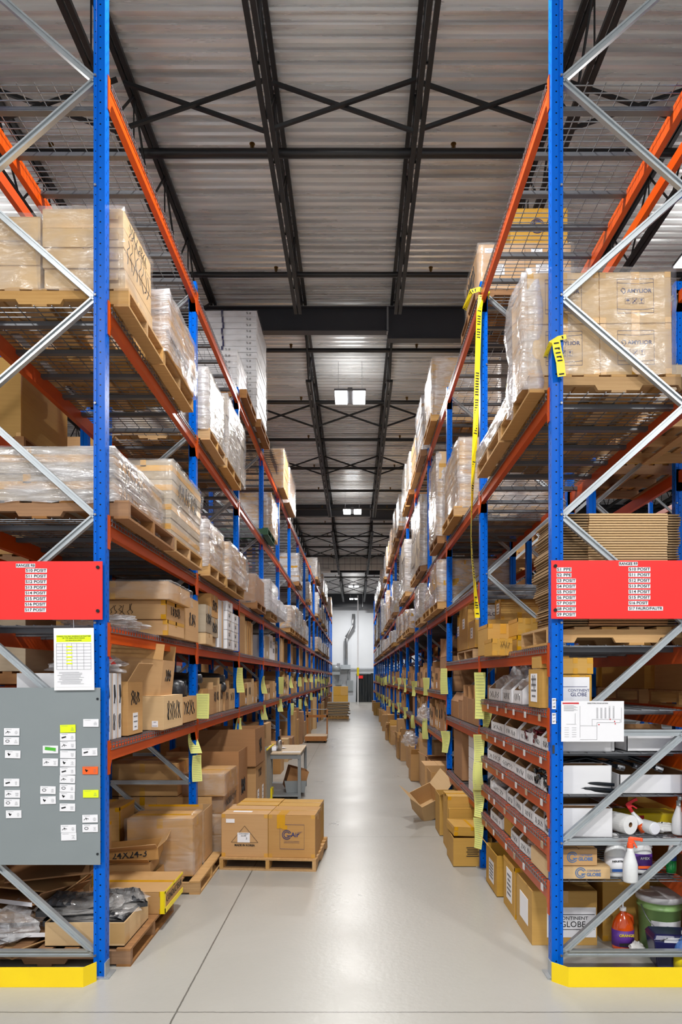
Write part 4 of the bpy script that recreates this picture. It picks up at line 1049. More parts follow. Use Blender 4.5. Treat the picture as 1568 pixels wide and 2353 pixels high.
# contents
bag(1.46,5.5,1.77,'crumpled clear bag in the nearest bin of the uppermost small-parts shelf',1.6,0,sc=(1.5,1.6,1.7)); bag(1.46,5.95,1.77,'tall crumpled bag in the middle bin of the uppermost shelf',1,1,sc=(1.6,1.8,2.3)); bag(1.46,6.4,1.77,'clear bag in the far bin of the uppermost small-parts shelf',1,2,sc=(1.6,2.2,1.7)); bag(1.46,5.2,1.77,'clear bag standing between the brown carton and the bins',1,3,sc=(1.3,1.1,2.4))
bag(1.5,4.95,1.475,'clear bag in the second bin of the second small-parts shelf',1,4,sc=(1.4,1.0,1.2)); bag(1.42,5.25,1.475,'clear bag in the third bin of the second small-parts shelf',1,2,sc=(1.1,1.2,.9))
bag(1.42,6.35,.905,'crumpled bag in the farthest bin of the fourth small-parts shelf',1,1,sc=(1.4,2.2,1.5)); bag(1.45,5.15,.905,'bag in the third bin of the fourth small-parts shelf',1,3,sc=(1.2,1,1)); bag(1.45,5.25,.615,'bag in the nearest bin of the lowest small-parts shelf',1,0,sc=(1.3,1.4,1.3)); bag(1.45,6.3,.615,'bag in the far bin of the lowest small-parts shelf',1,4,sc=(1.3,2,1.1))
rods(1.36,4.7,1.475,'dark red rods laid in the bins behind the front R9 upright','redpart',7,.4,1); rods(1.34,4.95,1.50,'dark red rods in the second bin of the second shelf','redpart',6,.35,2); rods(1.34,5.2,1.50,'dark red rod ends in the third bin of the second shelf','redpart',4,.3,3)
rods(1.34,4.68,1.19,'black tubes in the bin nearest the front R9 upright, third shelf','darkpart',7,.4,4,.012); rods(1.33,4.88,1.2,'black tubes in the second bin of the third shelf','darkpart',7,.35,5,.012); rods(1.35,5.12,1.19,'small black fittings in the third bin of the third shelf','darkpart',4,.15,6,.012); rods(1.4,4.86,.905,'small black fittings in the second bin of the fourth shelf','darkpart',5,.15,7,.014); rods(1.4,5.75,.905,'black fittings in the fifth bin of the fourth shelf','darkpart',4,.12,8,.014)
# brown tall carton + golden cartons near the front upright, shelf 1
o = carton(1.275,1.5,4.72,5.02,1.758,2.03,'brown carton with a tall handwritten label beside the front R9 upright','gold',None,'cartons on the R9 rack'); sticker(o,'x-',0,.14,.17,.2,(.225,.3),lines=4); scribble(o,.1,.1,'x-',(-.1145,0,.18),n=3,r=.003,seed=9)
o = carton(1.28,1.48,4.72,4.95,2.035,2.12,'small battered golden carton lying on the brown carton by the upright','gold',None,'cartons on the R9 rack')
o = carton(1.38,1.60,4.62,4.98,1.758,1.99,'golden carton with a large white printed label behind the R9 frame','gold','e','cartons on the R9 rack'); MB().bx((0,-.182,.12),(.19,.002,.19)).build('white_label','paper',o); text('CONTINENT',o,(.022,-.184,.125),.025,'blueink'); text('GLOBE',o,(.022,-.184,.097),.036,'blueink')
MB().bar((-.09,-.184,.15),(.08,-.184,.15),.001,.003).build('label_rule','blueink',o)
o = carton(1.37,1.61,4.62,4.98,1.995,2.105,'long golden carton on top of the carton with the white label','gold','fe','cartons on the R9 rack')
# long white bins seen through the frame
for k,(s_,x0,x1,hh,d) in enumerate(((1,1.38,1.76,.10,.5),(1,1.84,2.3,.12,.5),(2,1.38,1.74,.12,.5),(2,1.79,2.3,.13,.5),(3,1.38,1.73,.105,.4))):
    o = thing('long_bin','long white bin behind the R9 end frame, %s shelf, %s' % (SHN[s_],'beside the upright' if x0<1.5 else 'deeper in'),'storage bin',((x0+x1)/2,4.62,zsh[s_]+.01),0,'long white bins behind the R9 end frame')
    W = x1-x0; t = .005
    MB().box(-W/2,W/2,0,t,0,hh).box(-W/2,W/2,0,d,0,t).box(-W/2,-W/2+t,0,d,0,hh).box(W/2-t,W/2,0,d,0,hh).box(-W/2,W/2,d-t,d,0,hh*1.3).build('bin_shell','whitebox',o)
    MB().box(-W/2+t,W/2-t,t,t+.002,t,hh-.003).box(-W/2+t,W/2-t,d-t-.003,d-t-.001,t,hh*1.28).box(W/2-t-.003,W/2-t-.001,t,d-t,t,hh-.003).build('bin_lining','inner',o)
rods(1.75,4.9,1.5,'dark red rods sticking out over the long white bins','redpart',6,.35,11)
# bent black arms
q = random.Random(3)
for k in range(5):
    o = thing('bent_arm','bent glossy black tube arm lying on the long white bins, %s of the heap' % ORD[k],'metal arm',(1.5+.14*k,4.74+.05*k,1.355+.012*k),(0,q.uniform(-.1,.12),q.uniform(-.4,.4)),'bent black arms on the third shelf')
    MB().path([(-.2,0,-.03),(-.08,0,0),(-.06,.02,.03),(.12,.04,.045),(.2,.02,.02),(.32,.0,-.02)],.014,8).build('arm_tube','darkpart',o,smooth=True)
    MB().path([(.32,0,-.02),(.37,0,-.035)],.02,8).path([(.33,-.03,-.025),(.33,.03,-.025)],.008,6).build('end_fitting','steel',o)
o = thing('black_tray','flat black trays lying on the bent arms behind the R9 end frame','metal tray',(1.85,4.98,1.40),(0,.1,.1)); MB().bx((0,0,0),(.6,.35,.014)).bx((0,-.17,.01),(.6,.01,.03)).build('tray_plate','rubber',o,bevel=.004); MB().bx((-.25,.03,.03),(.4,.3,.012),(0,-.1,0)).build('tray_cover','darkpart',o,bevel=.004)
# paper towel roll
def hollow_roll(o, r, ri, L):
    n = 28; m = MB(); prof = [(ri,0),(r,0),(r,L),(ri,L),(ri,0)]
    return m.lathe(prof,n=n,caps=False)
o = thing('paper_towel_roll','roll of white paper towel lying on the fourth shelf, end towards the aisle opening','paper towel',(wx(1450,4.66),4.66,.887+.01+.067),(PI/2,0,-.35)); o.rotation_euler = (-PI/2,0,.45)
hollow_roll(o,.066,.018,.26).build('paper_roll','towel',o,smooth=False); MB().lathe([(.0175,.002),(.0175,.258)],n=20,caps=False).build('cardboard_core','inner',o)
def spray(o, body, head, bh=.19, r=.042, liquid=None, lvl=.5, white=False):
    MB().lathe([(r*.9,0),(r,.01),(r,bh*.5),(r*.85,bh*.62),(r*.45,bh*.9),(r*.36,bh)],n=20).build('bottle_body',body,o,smooth=True)
    if liquid: MB().lathe([(r*1.01,.004),(r*1.02,bh*lvl)],n=20).build('liquid',liquid,o,smooth=True)
    h = MB().lathe([(r*.42,bh-.005),(r*.42,bh+.03)],n=14).bx((-.005,0,bh+.045),(.035,.022,.035)).bx((-.03,0,bh+.058),(.07,.018,.02)).bx((-.07,0,bh+.056),(.012,.02,.022)).bar((-.02,0,bh+.04),(-.04,0,bh+.0),.014,.01)
    h.build('trigger_head',head,o,bevel=.003)
o = thing('spray_bottle','white spray bottle with an orange trigger hanging on the galvanised brace','spray bottle',(wx(1449,4.44),4.44,wz(2026,4.44)),(0,0,2.6)); spray(o,'jug','orangeplastic',.225,.047)
o = thing('spray_bottle','clear spray bottle of red liquid leaning with a coral trigger, fourth shelf','spray bottle',(wx(1483,4.72),4.72,.903),(.1,.55,3.0)); spray(o,'jug','redink',.16,.03,'orangeliquid',.4)
o = thing('spray_bottle','tall white spray bottle with a grey trigger at the far right of the fourth shelf','spray bottle',(wx(1562,4.66),4.66,.9),(0,0,1.2)); spray(o,'white','greysteel',.2,.048); text('ISO',o,(0,0,.1),.02) if False else None
o = thing('spray_bottle','clear spray bottle half full of green liquid on the fifth shelf','spray bottle',(wx(1543,4.75),4.75,.612),(0,0,.5)); spray(o,'jug','white',.2,.034,'greenliquid',.45); MB().lathe([(.0352,.09),(.0352,.13)],n=20).build('blue_label','bluelabel',o)
o = thing('glass_jar','empty glass jar lying on its side with a scrap of cloth, fourth shelf','jar',(wx(1506,4.64),4.64,.897+.045),(-PI/2,0,.3)); MB().lathe([(.043,0),(.045,.006),(.045,.11),(.036,.125),(.036,.14)],n=24).build('jar_body','jug',o,smooth=True); MB().lathe([(.038,-.004),(.038,.001)],n=24).build('jar_base','paper',o)
o = tag(bag_mesh(9,.09,.07,.05,14,'towel').name and inst(bag_mesh(9,.08,.06,.035,14,'towel'),'cloth_rag',None,(wx(1522,4.75),4.75,.9)),'crumpled white rag behind the glass jar','rag')
o = carton(wx(1420,4.95),wx(1560,4.95),4.95,5.15,.9,.985,'yellow and red printed box lying behind the paper towel roll','caution',None); MB().bx((-.1,-.102,.04),(.14,.002,.06)).build('red_print','redink',o)
# shelf 5: printed cartons and jugs
for k,(pa,pb,qa,qb,lab) in enumerate(((1268,1373,1958,1997,'upper of two brown cartons with a blue ring logo, lowest small-parts shelf'),(1250,1403,1998,2027,'lower flat brown carton with a blue ring logo, lowest small-parts shelf'))):
    Yq = 4.6; z0 = .612 if k else .612+.09; z1 = z0+(.085 if k else .115)
    o = carton(wx(pa,Yq)+.06,wx(pb,Yq),Yq,Yq+.35,z0,z1,lab,'kraft' if k==0 else 'pale',None,'logo cartons at the R9 rack end'); cx = o.location.x; lx = wx(1316+19*k,Yq)-cx; hz = (z1-z0)/2
    text('CONTINENT',o,(lx+.088,-.177,hz+.013),.019,'skyblue',sx=.85); text('GLOBE',o,(lx+.088,-.177,hz-.013),.031,'skyblue',bold=.001,sx=1)
    m = MB()
    for r_ in (.034,.022):
        for j in range(16):
            a, b = .4+j*PI/9.5, .4+(j+1)*PI/9.5; m.bar((lx+r_*math.cos(a),-.177,hz+r_*math.sin(a)),(lx+r_*math.cos(b),-.177,hz+r_*math.sin(b)),.001,.006)
    m.bx((lx+.018,-.177,hz-.008),(.03,.001,.007)); m.build('ring_logo','skyblue',o)
def jug(px, Y, z, label, lab_mat, body='jug', txt=None, tm='ink', s_=1, txt2=None):
    o = thing('plastic_jug',label,'plastic jug',(wx(px,Y),Y,z),0,None)
    MB().lathe([(.072,0),(.078,.012),(.078,.15),(.07,.19),(.045,.235),(.02,.26),(.02,.285)],n=24,sy=.85).build('jug_body',body,o,smooth=True)
    MB().lathe([(.023,.275),(.023,.298)],n=16).build('cap','white',o)
    MB().path([(.02,-.01,.255),(.062,-.01,.235),(.07,-.01,.18)],.011,8).build('handle',body,o,smooth=True)
    MB().lathe([(.0792,.03),(.0792,.145)],n=24,sy=.86).build('wrap_label',lab_mat,o,smooth=True)
    if txt: text(txt,o,(0,-.0705,.115),.026 if len(txt)<8 else .018,tm,bold=.0006)
    if txt2: MB().box(-.05,.05,-.0705,-.0685,.04,.06).build('label_band',txt2,o)
    o.scale = (s_,s_,s_); return o
jug(1415,4.7,.612,'white vinegar jug with a blue and white label behind the R9 end frame','paper',txt='INDUSTRIAL',tm='ink',txt2='bluelabel',s_=.95)
jug(1474,4.78,.612,'white jug with a purple label behind the hanging spray bottle','purple',txt='AMEX',tm='white',txt2='orangecard',s_=.93)
o = jug(1432,4.97,0,'clear jug of orange cleaner with a purple label and pump on the floor','purple','orangeliquid',txt='ORANGE',tm='caution',txt2='ink',s_=1.0); MB().path([(0,0,.29),(0,0,.335)],.006,8).path([(0,0,.33),(-.03,0,.33)],.006,8).build('pump','white',o)
o = thing('plastic_pail','green plastic pail with a white lid and wire handle on the floor','pail',(wx(1516,5.0),5.0,0),0)
MB().lathe([(.13,0),(.134,.01),(.148,.3),(.156,.302),(.156,.315),(.149,.32),(.15,.345),(.157,.347),(.157,.36)],n=36).build('pail_body','bucket',o,smooth=True)
MB().lathe([(.163,.355),(.165,.39),(.158,.396),(.13,.39),(.05,.392),(.0,.392)],n=36).build('lid','whitebox',o,smooth=True)
m = MB(); m.path([(.16*math.cos(a),-.06-.13*abs(math.sin(a))**.8,.33-.17*math.sin(a)) for a in [k*PI/14 for k in range(15)]],.0035,6); m.build('wire_handle','wire',o)
m = MB()
for k in range(9):
    a0, a1 = -2.35+k*.17, -2.35+(k+1)*.17; rr = .1475
    m.add([(rr*math.cos(a0),rr*math.sin(a0),.12),(rr*math.cos(a1),rr*math.sin(a1),.12),((rr+.004)*math.cos(a1),(rr+.004)*math.sin(a1),.23),((rr+.004)*math.cos(a0),(rr+.004)*math.sin(a0),.23)],[(0,1,2,3)])
m.build('white_label','paper',o)
for k, mt in enumerate(('redink','blueink','greencard','orangecard','purple')): MB().bx((-.03+.02*k,-.153,.185+.01*math.sin(k*1.2)),(.014,.002,.014)).build('label_dot',mt,o)
o = thing('plastic_bin','navy blue plastic bin standing on the floor before the green pail','bin',(wx(1538,4.68),4.68,0),-.1)
def tap(m,w0,d0,w1,d1,h,z=0): return m.add([(-w0/2,-d0/2,z),(w0/2,-d0/2,z),(w0/2,d0/2,z),(-w0/2,d0/2,z),(-w1/2,-d1/2,z+h),(w1/2,-d1/2,z+h),(w1/2,d1/2,z+h),(-w1/2,d1/2,z+h)],[(0,3,2,1),(0,1,5,4),(1,2,6,5),(2,3,7,6),(3,0,4,7),(4,5,6,7)])
tap(MB(),.2,.16,.26,.2,.2).build('bin_body','navy',o,bevel=.01); tap(MB(),.27,.21,.23,.16,.035,.2).build('bin_lid','navy',o,bevel=.008); MB().bx((-.02,-.104,.205),(.09,.003,.035),(.3,0,0)).build('bin_label','paper',o); MB().path([(-.09,-.1,.2),(-.05,-.13,.23),(.05,-.13,.23),(.09,-.1,.2)],.003,6).build('wire_handle','wire',o)
o = jug(1574,4.58,0,'clear blue washer fluid jug with a yellow label beside the navy bin','caution','blueliquid',txt='WASH',tm='bluelabel',txt2='bluelabel',s_=.9)
o = inst(bag_mesh(21,.05,.05,.05,14,'towel'),'cloth_rag',None,(wx(1465,4.85),4.85,0)); tag(o,'crumpled pale green rag on the floor between the orange jug and the pail','rag')
# shelf items deeper: brown cartons on the floor behind end frame
FC = 'cartons on the floor under the R9 rack'
o = carton(1.30,1.78,5.02,5.5,0,.40,'worn brown carton with a big white logo label, nearest under the R9 rack','gold','c',FC); MB().bx((.05,-.242,.17),(.36,.003,.22)).build('white_label','paper',o); text('CONTINENT',o,(.06,-.245,.2),.035,'ink',sx=1.1); text('GLOBE',o,(.06,-.245,.155),.06,'ink'); MB().bar((-.1,-.245,.228),(.22,-.245,.228),.001,.004).bar((-.1,-.245,.118),(.22,-.245,.118),.001,.004).build('label_rule','ink',o); sticker(o,'x-',0,.2,.25,.2,(.48,.48),lines=0)
o = carton(1.30,1.7,5.55,5.98,0,.42,'second worn brown carton under the R9 rack, white sheet on its side','gold','e',FC); sticker(o,'x-',0,.22,.2,.26,(.4,.43),lines=5)
o = open_carton(1.27,1.68,6.12,6.62,0,.37,'third brown carton under the R9 rack, top flaps open','gold',FC,flaps='we',ang={'w':.7,'e':.3},flen=.12); sticker(o,'x-',0,.17,.22,.2,(.41,.5),lines=5)
carton(1.85,2.2,5.1,5.55,0,.5,'dark shaded golden carton beside the labelled one under the R9 rack','gold','e',FC); carton(2.28,2.75,5.4,5.9,0,.42,'broad golden carton behind the orange jug','gold','e',FC); carton(1.75,2.25,6.1,6.7,0,.5,'golden carton far back under the first R9 bay','gold','e',FC)
C9(1250,1330,1930,1958,4.95,.3,'low brown open box behind the logo cartons','kraft',None)
carton(1.36,1.56,5.0,5.4,.61,.72,'long narrow brown carton on the lowest small-parts shelf by the aisle','kraft',None,'cartons on the R9 rack'); carton(1.3,1.42,4.62,5.05,.61,.73,'long brown carton at the front of the lowest small-parts shelf','pale',None,'cartons on the R9 rack')
o = open_carton(1.32,1.6,5.8,6.05,.61,.78,'small golden open box among the bins on the lowest shelf','gold',None,flaps='')
# R9 bay 2: shelves
o = open_carton(1.33,1.75,8.5,9.2,.68,1.28,'tall tan open carton with raised flaps on the low shelf, second R9 bay','tan',None,flaps='sw',ang={'s':.0,'w':-.25},flen=.1)
for k in range(5): carton(1.32,1.6,7.6,7.95,.68+.125*k,.68+.125*k+.12,'flat white carton with tan edges, %s up in the stack of five, second R9 bay' % ORD[k],'whitebox','c','flat white cartons, second R9 bay')
for k,(a,b,h) in enumerate(((7.25,7.62,.42),(7.65,8.0,.4),(8.02,8.35,.42),(8.4,8.72,.34),(8.75,9.4,.3))): open_carton(1.32,1.75,a,b,1.44,1.44+h*.72,'open tan carton, %s from the second upright on the waist-high R9 shelf' % ORD[k],'tan','tan open cartons, second R9 bay',flaps='n' if k<3 else 'w',ang={'n':0,'w':-.6},flen=.14)
# floor bay 2 of R9
open_carton(1.02,1.42,7.1,7.6,0,.30,'open golden carton with black print on the floor by the second R9 upright','gold',FC,flaps='n',ang={'n':.1},flen=.1)
o = C.objects[-2] if False else None
o = thing('printed_block','x','x') if False else None
m = MB()
for k in range(5): m.bx((1.22,7.097,.2-.022*k),(.13-.02*(k%2),.002,.008))
tag(m.build('carton_print','ink'),'small block of black print on the open golden carton by the second upright','print')
carton(1.05,1.5,7.75,8.15,.0,.62,'tall golden carton behind the open one, second R9 bay floor','gold','e',FC); carton(1.0,1.36,7.62,7.74,.33,.44,'low golden carton lid lying over the open carton, second R9 bay','gold','e',FC) if False else carton(1.05,1.42,7.65,7.72,0,.5,'thin golden carton standing between two larger ones, second R9 bay floor','gold',None,FC)
carton(1.02,1.4,7.15,7.55,.305,.40,'shallow golden carton resting on the open carton, second R9 bay','gold','e',FC,tilt=(0,.05,.06))
open_carton(1.05,1.5,8.5,8.95,0,.5,'golden carton with yellow strapping at the third R9 upright','gold',FC,flaps='s',ang={'s':1.3},flen=.2)
o = open_carton(.86,1.2,9.4,9.75,.1,.42,'pale carton tipped over with flaps spread on the floor by the third R9 upright','pale',FC,flaps='we',ang={'w':.5,'e':.9},flen=.25,tilt=(.5,-.4,.3))
carton(1.5,2.2,8.3,9.3,.0,.55,'large dark golden carton deep in the second R9 bay','gold','e',FC)

# ================================================================ far R9 shelves and floor
def open_row(sd, bay, z, seed, hs, mat=('kraft','kraft','tan','pale'), n=7, lev='', tall=False):
    q = random.Random(seed); y = Y0+BAY*bay+CDp+.03; end = Y0+BAY*(bay+1)-.03; k = 0
    if bay > 9: n = 4
    while y < end-.12 and k < n:
        wv = q.uniform(.7,1.3)*(end-y)/(n-k); b = min(y+wv,end); h = q.uniform(*hs)
        lab = '%s carton, %s along bay %s, %s of the %s rack' % (q.choice(('open','handwritten','upright')),ORD[k],bay+1,lev,sd)
        g = 'shelf cartons on the %s rack, %s' % (sd, lev); mt = q.choice(mat)
        xa, xb = (XL-.5,XL-.02-q.uniform(0,.03)) if sd=='R8' else (XR+.02+q.uniform(0,.03),XR+.5)
        if q.random() < .9:
            if bay > 8: o = MB().box(-.24,.24,-(b-y)/2+.01,(b-y)/2-.01,0,h).build('shelf_carton',mt,None,((xa+xb)/2,(y+b)/2,z+.01)); tag(o,lab,'carton',g)
            else:
                o = open_carton(xa,xb,y+.008,b-.008,z+.01,z+.01+h,lab,mt,g,flaps=q.choice(('','','n','s')),ang={'n':0,'s':0},flen=.08,name='shelf_carton',cat='carton',rz=q.uniform(-.04,.04))
                if bay < 6 and q.random() < .8: scribble(o,(b-y)*.55,h*.35,'x+' if sd=='R8' else 'x-',((xb-xa)/2+.003 if sd=='R8' else -(xb-xa)/2-.003,0,h*.62),'ink',3,.0035,seed+k)
                if bay < 5 and q.random() < .6: sticker(o,'x+' if sd=='R8' else 'x-',0,h*.22,.07,.09,(xb-xa,b-y),lines=2)
        y = b; k += 1
def flat_row(sd, bay, z, seed, h, n=9, lev='', mat=('pale','kraft','pale')):
    q = random.Random(seed); y = Y0+BAY*bay+CDp+.05+q.uniform(0,.3)
    for k in range(n if bay < 8 else 4):
        t = q.uniform(.05,.16)
        if y+t > Y0+BAY*(bay+1)-.05: break
        xa, xb = (XL-.75,XL-.03-q.uniform(0,.06)) if sd=='R8' else (XR+.03,XR+.75)
        o = MB().box(-(xb-xa)/2,(xb-xa)/2,-t/2+.004,t/2-.004,0,h*q.uniform(.88,1)).build('upright_carton',q.choice(mat),None,((xa+xb)/2,y+t/2,z+.01),0,bevel=.004 if bay<5 else 0)
        tag(o,'flat carton on end, %s along bay %s, %s of the %s rack' % (ORD[k],bay+1,lev,sd),'carton','upright flat cartons on the %s rack, %s' % (sd,lev)); y += t
for b in range(2,16):
    open_row('R9',b,1.76,500+b,(.26,.42),('tan','tan','kraft'),7,'upper hand-pick shelf'); 
    if b % 3 == 1: flat_row('R9',b,1.12,520+b,.5,10,'lower hand-pick shelf',('tan','tan'))
    else: open_row('R9',b,1.12,520+b,(.34,.5),('tan','kraft','tan'),8,'lower hand-pick shelf')
# taller tan cartons standing out at bay 3-4 of R9
open_carton(1.33,1.9,9.7,10.7,1.77,2.28,'large tan open carton with flaps up on the upper hand-pick shelf, third R9 bay','tan',None,flaps='nw',ang={'n':0,'w':-.3},flen=.3)
q = random.Random(77)
for b in range(2,16):
    y = Y0+BAY*b+.15
    for k in range(4 if b<9 else 2):
        w_ = q.uniform(.3,.6); dx = q.uniform(-.25,.05)+(-.05 if b<5 else -.15); h = q.uniform(.35,.85)*(.8 if b>6 else 1)
        mt = q.choice(('kraft','tan','gold','kraft'))
        f = open_carton if q.random()<.4 and b<7 else carton
        if f is carton: carton(XR+dx,XR+dx+.42,y,y+w_,0,h,'%s floor carton, %s along under the %s R9 bay' % (q.choice(('taped','plain')),ORD[k],ORD[b]),mt,None,FC,bev=0)
        else: open_carton(XR+dx,XR+dx+.42,y,y+w_,0,h,'open floor carton, %s along under the %s R9 bay' % (ORD[k],ORD[b]),mt,FC,flaps='sw',flen=.15)
        y += w_+q.uniform(.02,.12)
for k,(px,py,Y,w_,h) in enumerate(((866,1634,40,.5,.5),(884,1650,33,.42,.5),(898,1675,26.5,.3,.85))): carton(wx(px,Y)-w_/2,wx(px,Y)+w_/2,Y,Y+.5,0,h,'brown carton standing out into the aisle, %s from the end wall on the R9 side' % ORD[k],'kraft','e',FC)
for k,(x,y,z) in enumerate(((1.28,12.2,1.2),(1.1,13.5,.62))):
    o = inst(BAGS[k],'plastic_bag',None,(x-.02,y,z)); o.scale=(1.6,1.6,2.2); tag(o,'crumpled clear bag hanging out of the R9 shelves, %s back' % ORD[k],'plastic bag')

# ================================================================ R8 shelves
C8 = 'cartons on the R8 rack'
za = 2.315+.01
carton(-2.5,-1.57,5.7,6.25,za,za+.13,'lowest long carton of the wrapped stack, fourth level of the R8 rack','kraft','e',C8)
o = carton(-2.5,-1.58,5.68,6.3,za+.132,za+.29,'middle long brown carton marked in black, fourth level of the R8 rack','kraft','e',C8); scribble(o,.2,.09,'y-',(.1,-.315,.08),n=4,r=.005,seed=31); scribble(o,.3,.08,'x+',(.463,0,.08),n=5,r=.005,seed=32)
o = carton(-2.46,-1.54,5.62,6.35,za+.292,za+.44,'top long carton under film with amber tape, fourth level of the R8 rack','kraft','f',C8); inst(film_shell(-.47,.47,-.37,.37,-.01,.155,7,'thinfilm',.012),'stretch_film',o)
o = inst(bag_mesh(31,.26,.36,.07,26,'bag',.5),'plastic_film_sheet',None,(-1.9,5.16,za)); tag(o,'loose crumpled plastic film lying at the front of the fourth R8 level','plastic film')
for k,(x0,x1,y0,y1,z0,z1,mt) in enumerate(((-2.5,-1.6,6.42,6.95,0,.42,'kraft'),(-2.2,-1.58,7.2,7.55,0,.12,'pale'),(-2.2,-1.58,7.2,7.5,.125,.42,'greybrown'),(-2.2,-1.62,7.55,7.9,0,.1,'pale'),(-2.2,-1.6,7.55,7.95,.105,.32,'greybrown'),(-2.2,-1.6,7.55,7.95,.325,.58,'kraft'))):
    o = carton(x0,x1,y0,y1,za+z0,za+z1,'%s carton %s along the fourth R8 level near the second upright' % ({'kraft':'brown','pale':'pale','greybrown':'film-dulled'}[mt],ORD[k]),mt,'c',C8)
    if z1-z0>.2: scribble(o,.25,.12,'x+',((x1-x0)/2+.003,0,(z1-z0)/2),n=4,r=.006,seed=40+k)
o = carton(-2.3,-1.6,8.0,8.3,za,za+.56,'tall white carton with a band of amber tape, second R8 bay','whitebox',None,C8); MB().bx((.352,.04,.28),(.003,.04,.56)).build('packing_tape','tape',o)
k = 0
for yy, n_ in ((8.35,5),(8.78,4)):
    for j in range(n_):
        o = carton(-2.1,-1.57,yy,yy+.38,za+.118*j,za+.118*j+.114,'small white carton, %s up in the %s small stack by the third R8 upright' % (ORD[j],('first','second')[yy>8.5]),'whitebox','c','small white cartons, second R8 bay'); text('% #',o,(.268,-.05,.06),.06,'ink',FX)
for b in range(2,16):
    if b == 3: open_row('R8',b,2.315,600+b,(.3,.5),('whitebox','greybrown'),5,'fourth level'); continue
    flat_row('R8',b,2.315,600+b,.56,12,'fourth level')
carton(-2.5,-1.66,9.75,10.25,za,za+.6,'large plain tan carton before the upright flat ones, third R8 bay','kraft',None,C8)
# lowest shelf, bay 1
zl = 1.53+.01
for k,(a,b) in enumerate(((4.6,4.685),(4.72,4.8),(4.83,4.91))):
    o = MB().box(-.3,.3,-(b-a)/2,(b-a)/2,0,.46).build('upright_carton','whitebox',None,(-1.985,(a+b)/2,zl),.0,bevel=.003); tag(o,'thin white carton standing on end, %s from the front R8 upright' % ORD[k],'carton','thin white cartons on the lowest R8 shelf')
    MB().box(.3,.301,-(b-a)/2,-(b-a)/2+.01,0,.46).build('brown_edge','kraft',o)
    m = MB().path([(.303,0,.25),(.306,.006,.3),(.303,0,.38)],.006,6); m.build('carry_strap','ink',o); scribble(o,.04,.12,'x+',(.303,0,.12),n=2,r=.003,seed=50+k)
o = open_carton(-2.15,-1.66,4.97,5.32,zl,zl+.4,'upright kraft carton with its front flap folded out, after the thin white ones','kraft',C8,flaps='ne',ang={'n':0,'e':.55},flen=.16); sticker(o,'x+',0,.1,.11,.13,(.49,.35)); scribble(o,.2,.1,'x+',(.248,0,.28),n=3,r=.006,seed=55)
o = carton(-2.15,-1.57,5.58,6.2,zl,zl+.28,'closed pale carton with marker writing under the tilted open one, lowest R8 shelf','pale',None,C8); scribble(o,.45,.16,'x+',(.293,0,.15),n=5,r=.006,seed=56)
sticker(o,'y-',.22,.05,.05,.05,(.58,.62),lines=2)
o = open_carton(-2.12,-1.62,5.6,6.05,zl+.29,zl+.60,'tilted open kraft carton on top of the pale one, lowest R8 shelf','kraft',C8,flaps='ns',ang={'s':-.1,'n':0},flen=.13,tilt=(0,.1,.05)); scribble(o,.2,.1,'x+',(.253,0,.18),n=3,r=.006,seed=57)
o = open_carton(-2.1,-1.6,6.25,6.88,zl,zl+.25,'open kraft carton marked in black beside the second R8 upright','kraft',C8,flaps='',ang={}); scribble(o,.45,.14,'x+',(.253,0,.14),n=4,r=.007,seed=58)
o = thing('seat_cushion','black padded seat cushion sticking up out of the open carton by the second R8 upright','cushion',(-1.78,6.6,zl+.2),(0,0,.1)); MB().bx((0,0,.1),(.28,.3,.22)).build('cushion_body','rubber',o,bevel=.07,smooth=True); MB().bx((0,0,.1),(.285,.02,.2)).build('seam_band','darkpart',o,bevel=.03)
o = inst(bag_mesh(35,.22,.3,.07,18,'bag',.5),'plastic_bag',None,(-1.9,4.85,zl+.46)); tag(o,'clear bag with a red tag lying on the thin white cartons','plastic bag'); MB().bx((.18,-.05,.09),(.07,.09,.004),(0,.9,0)).build('red_tag','red',o)
q = random.Random(91)
for b in range(1,16): open_row('R8',b,1.53,700+b,(.26,.36) if b<4 else (.3,.5),('kraft','kraft','pale'),8,'lowest shelf')
for b in range(11,16): open_row('R8',b,.95,760+b,(.3,.42),('kraft','tan'),4,'low rear shelf')
for k,(y,s_) in enumerate(((7.6,1.0),(8.9,1.2))):
    o = thing('black_upholstery','black vinyl seat part over the cartons, %s in the second R8 bay' % ORD[k],'seat part',(-1.95,y,zl+.38),(.2,.1,.3)); MB().bx((0,0,0),(.4*s_,.6*s_,.12)).build('vinyl_pad','rubber',o,bevel=.05,smooth=True); MB().path([(-.1,-.2,.05),(.2,-.3,.12)],.05,8).build('pad_arm','rubber',o,smooth=True)
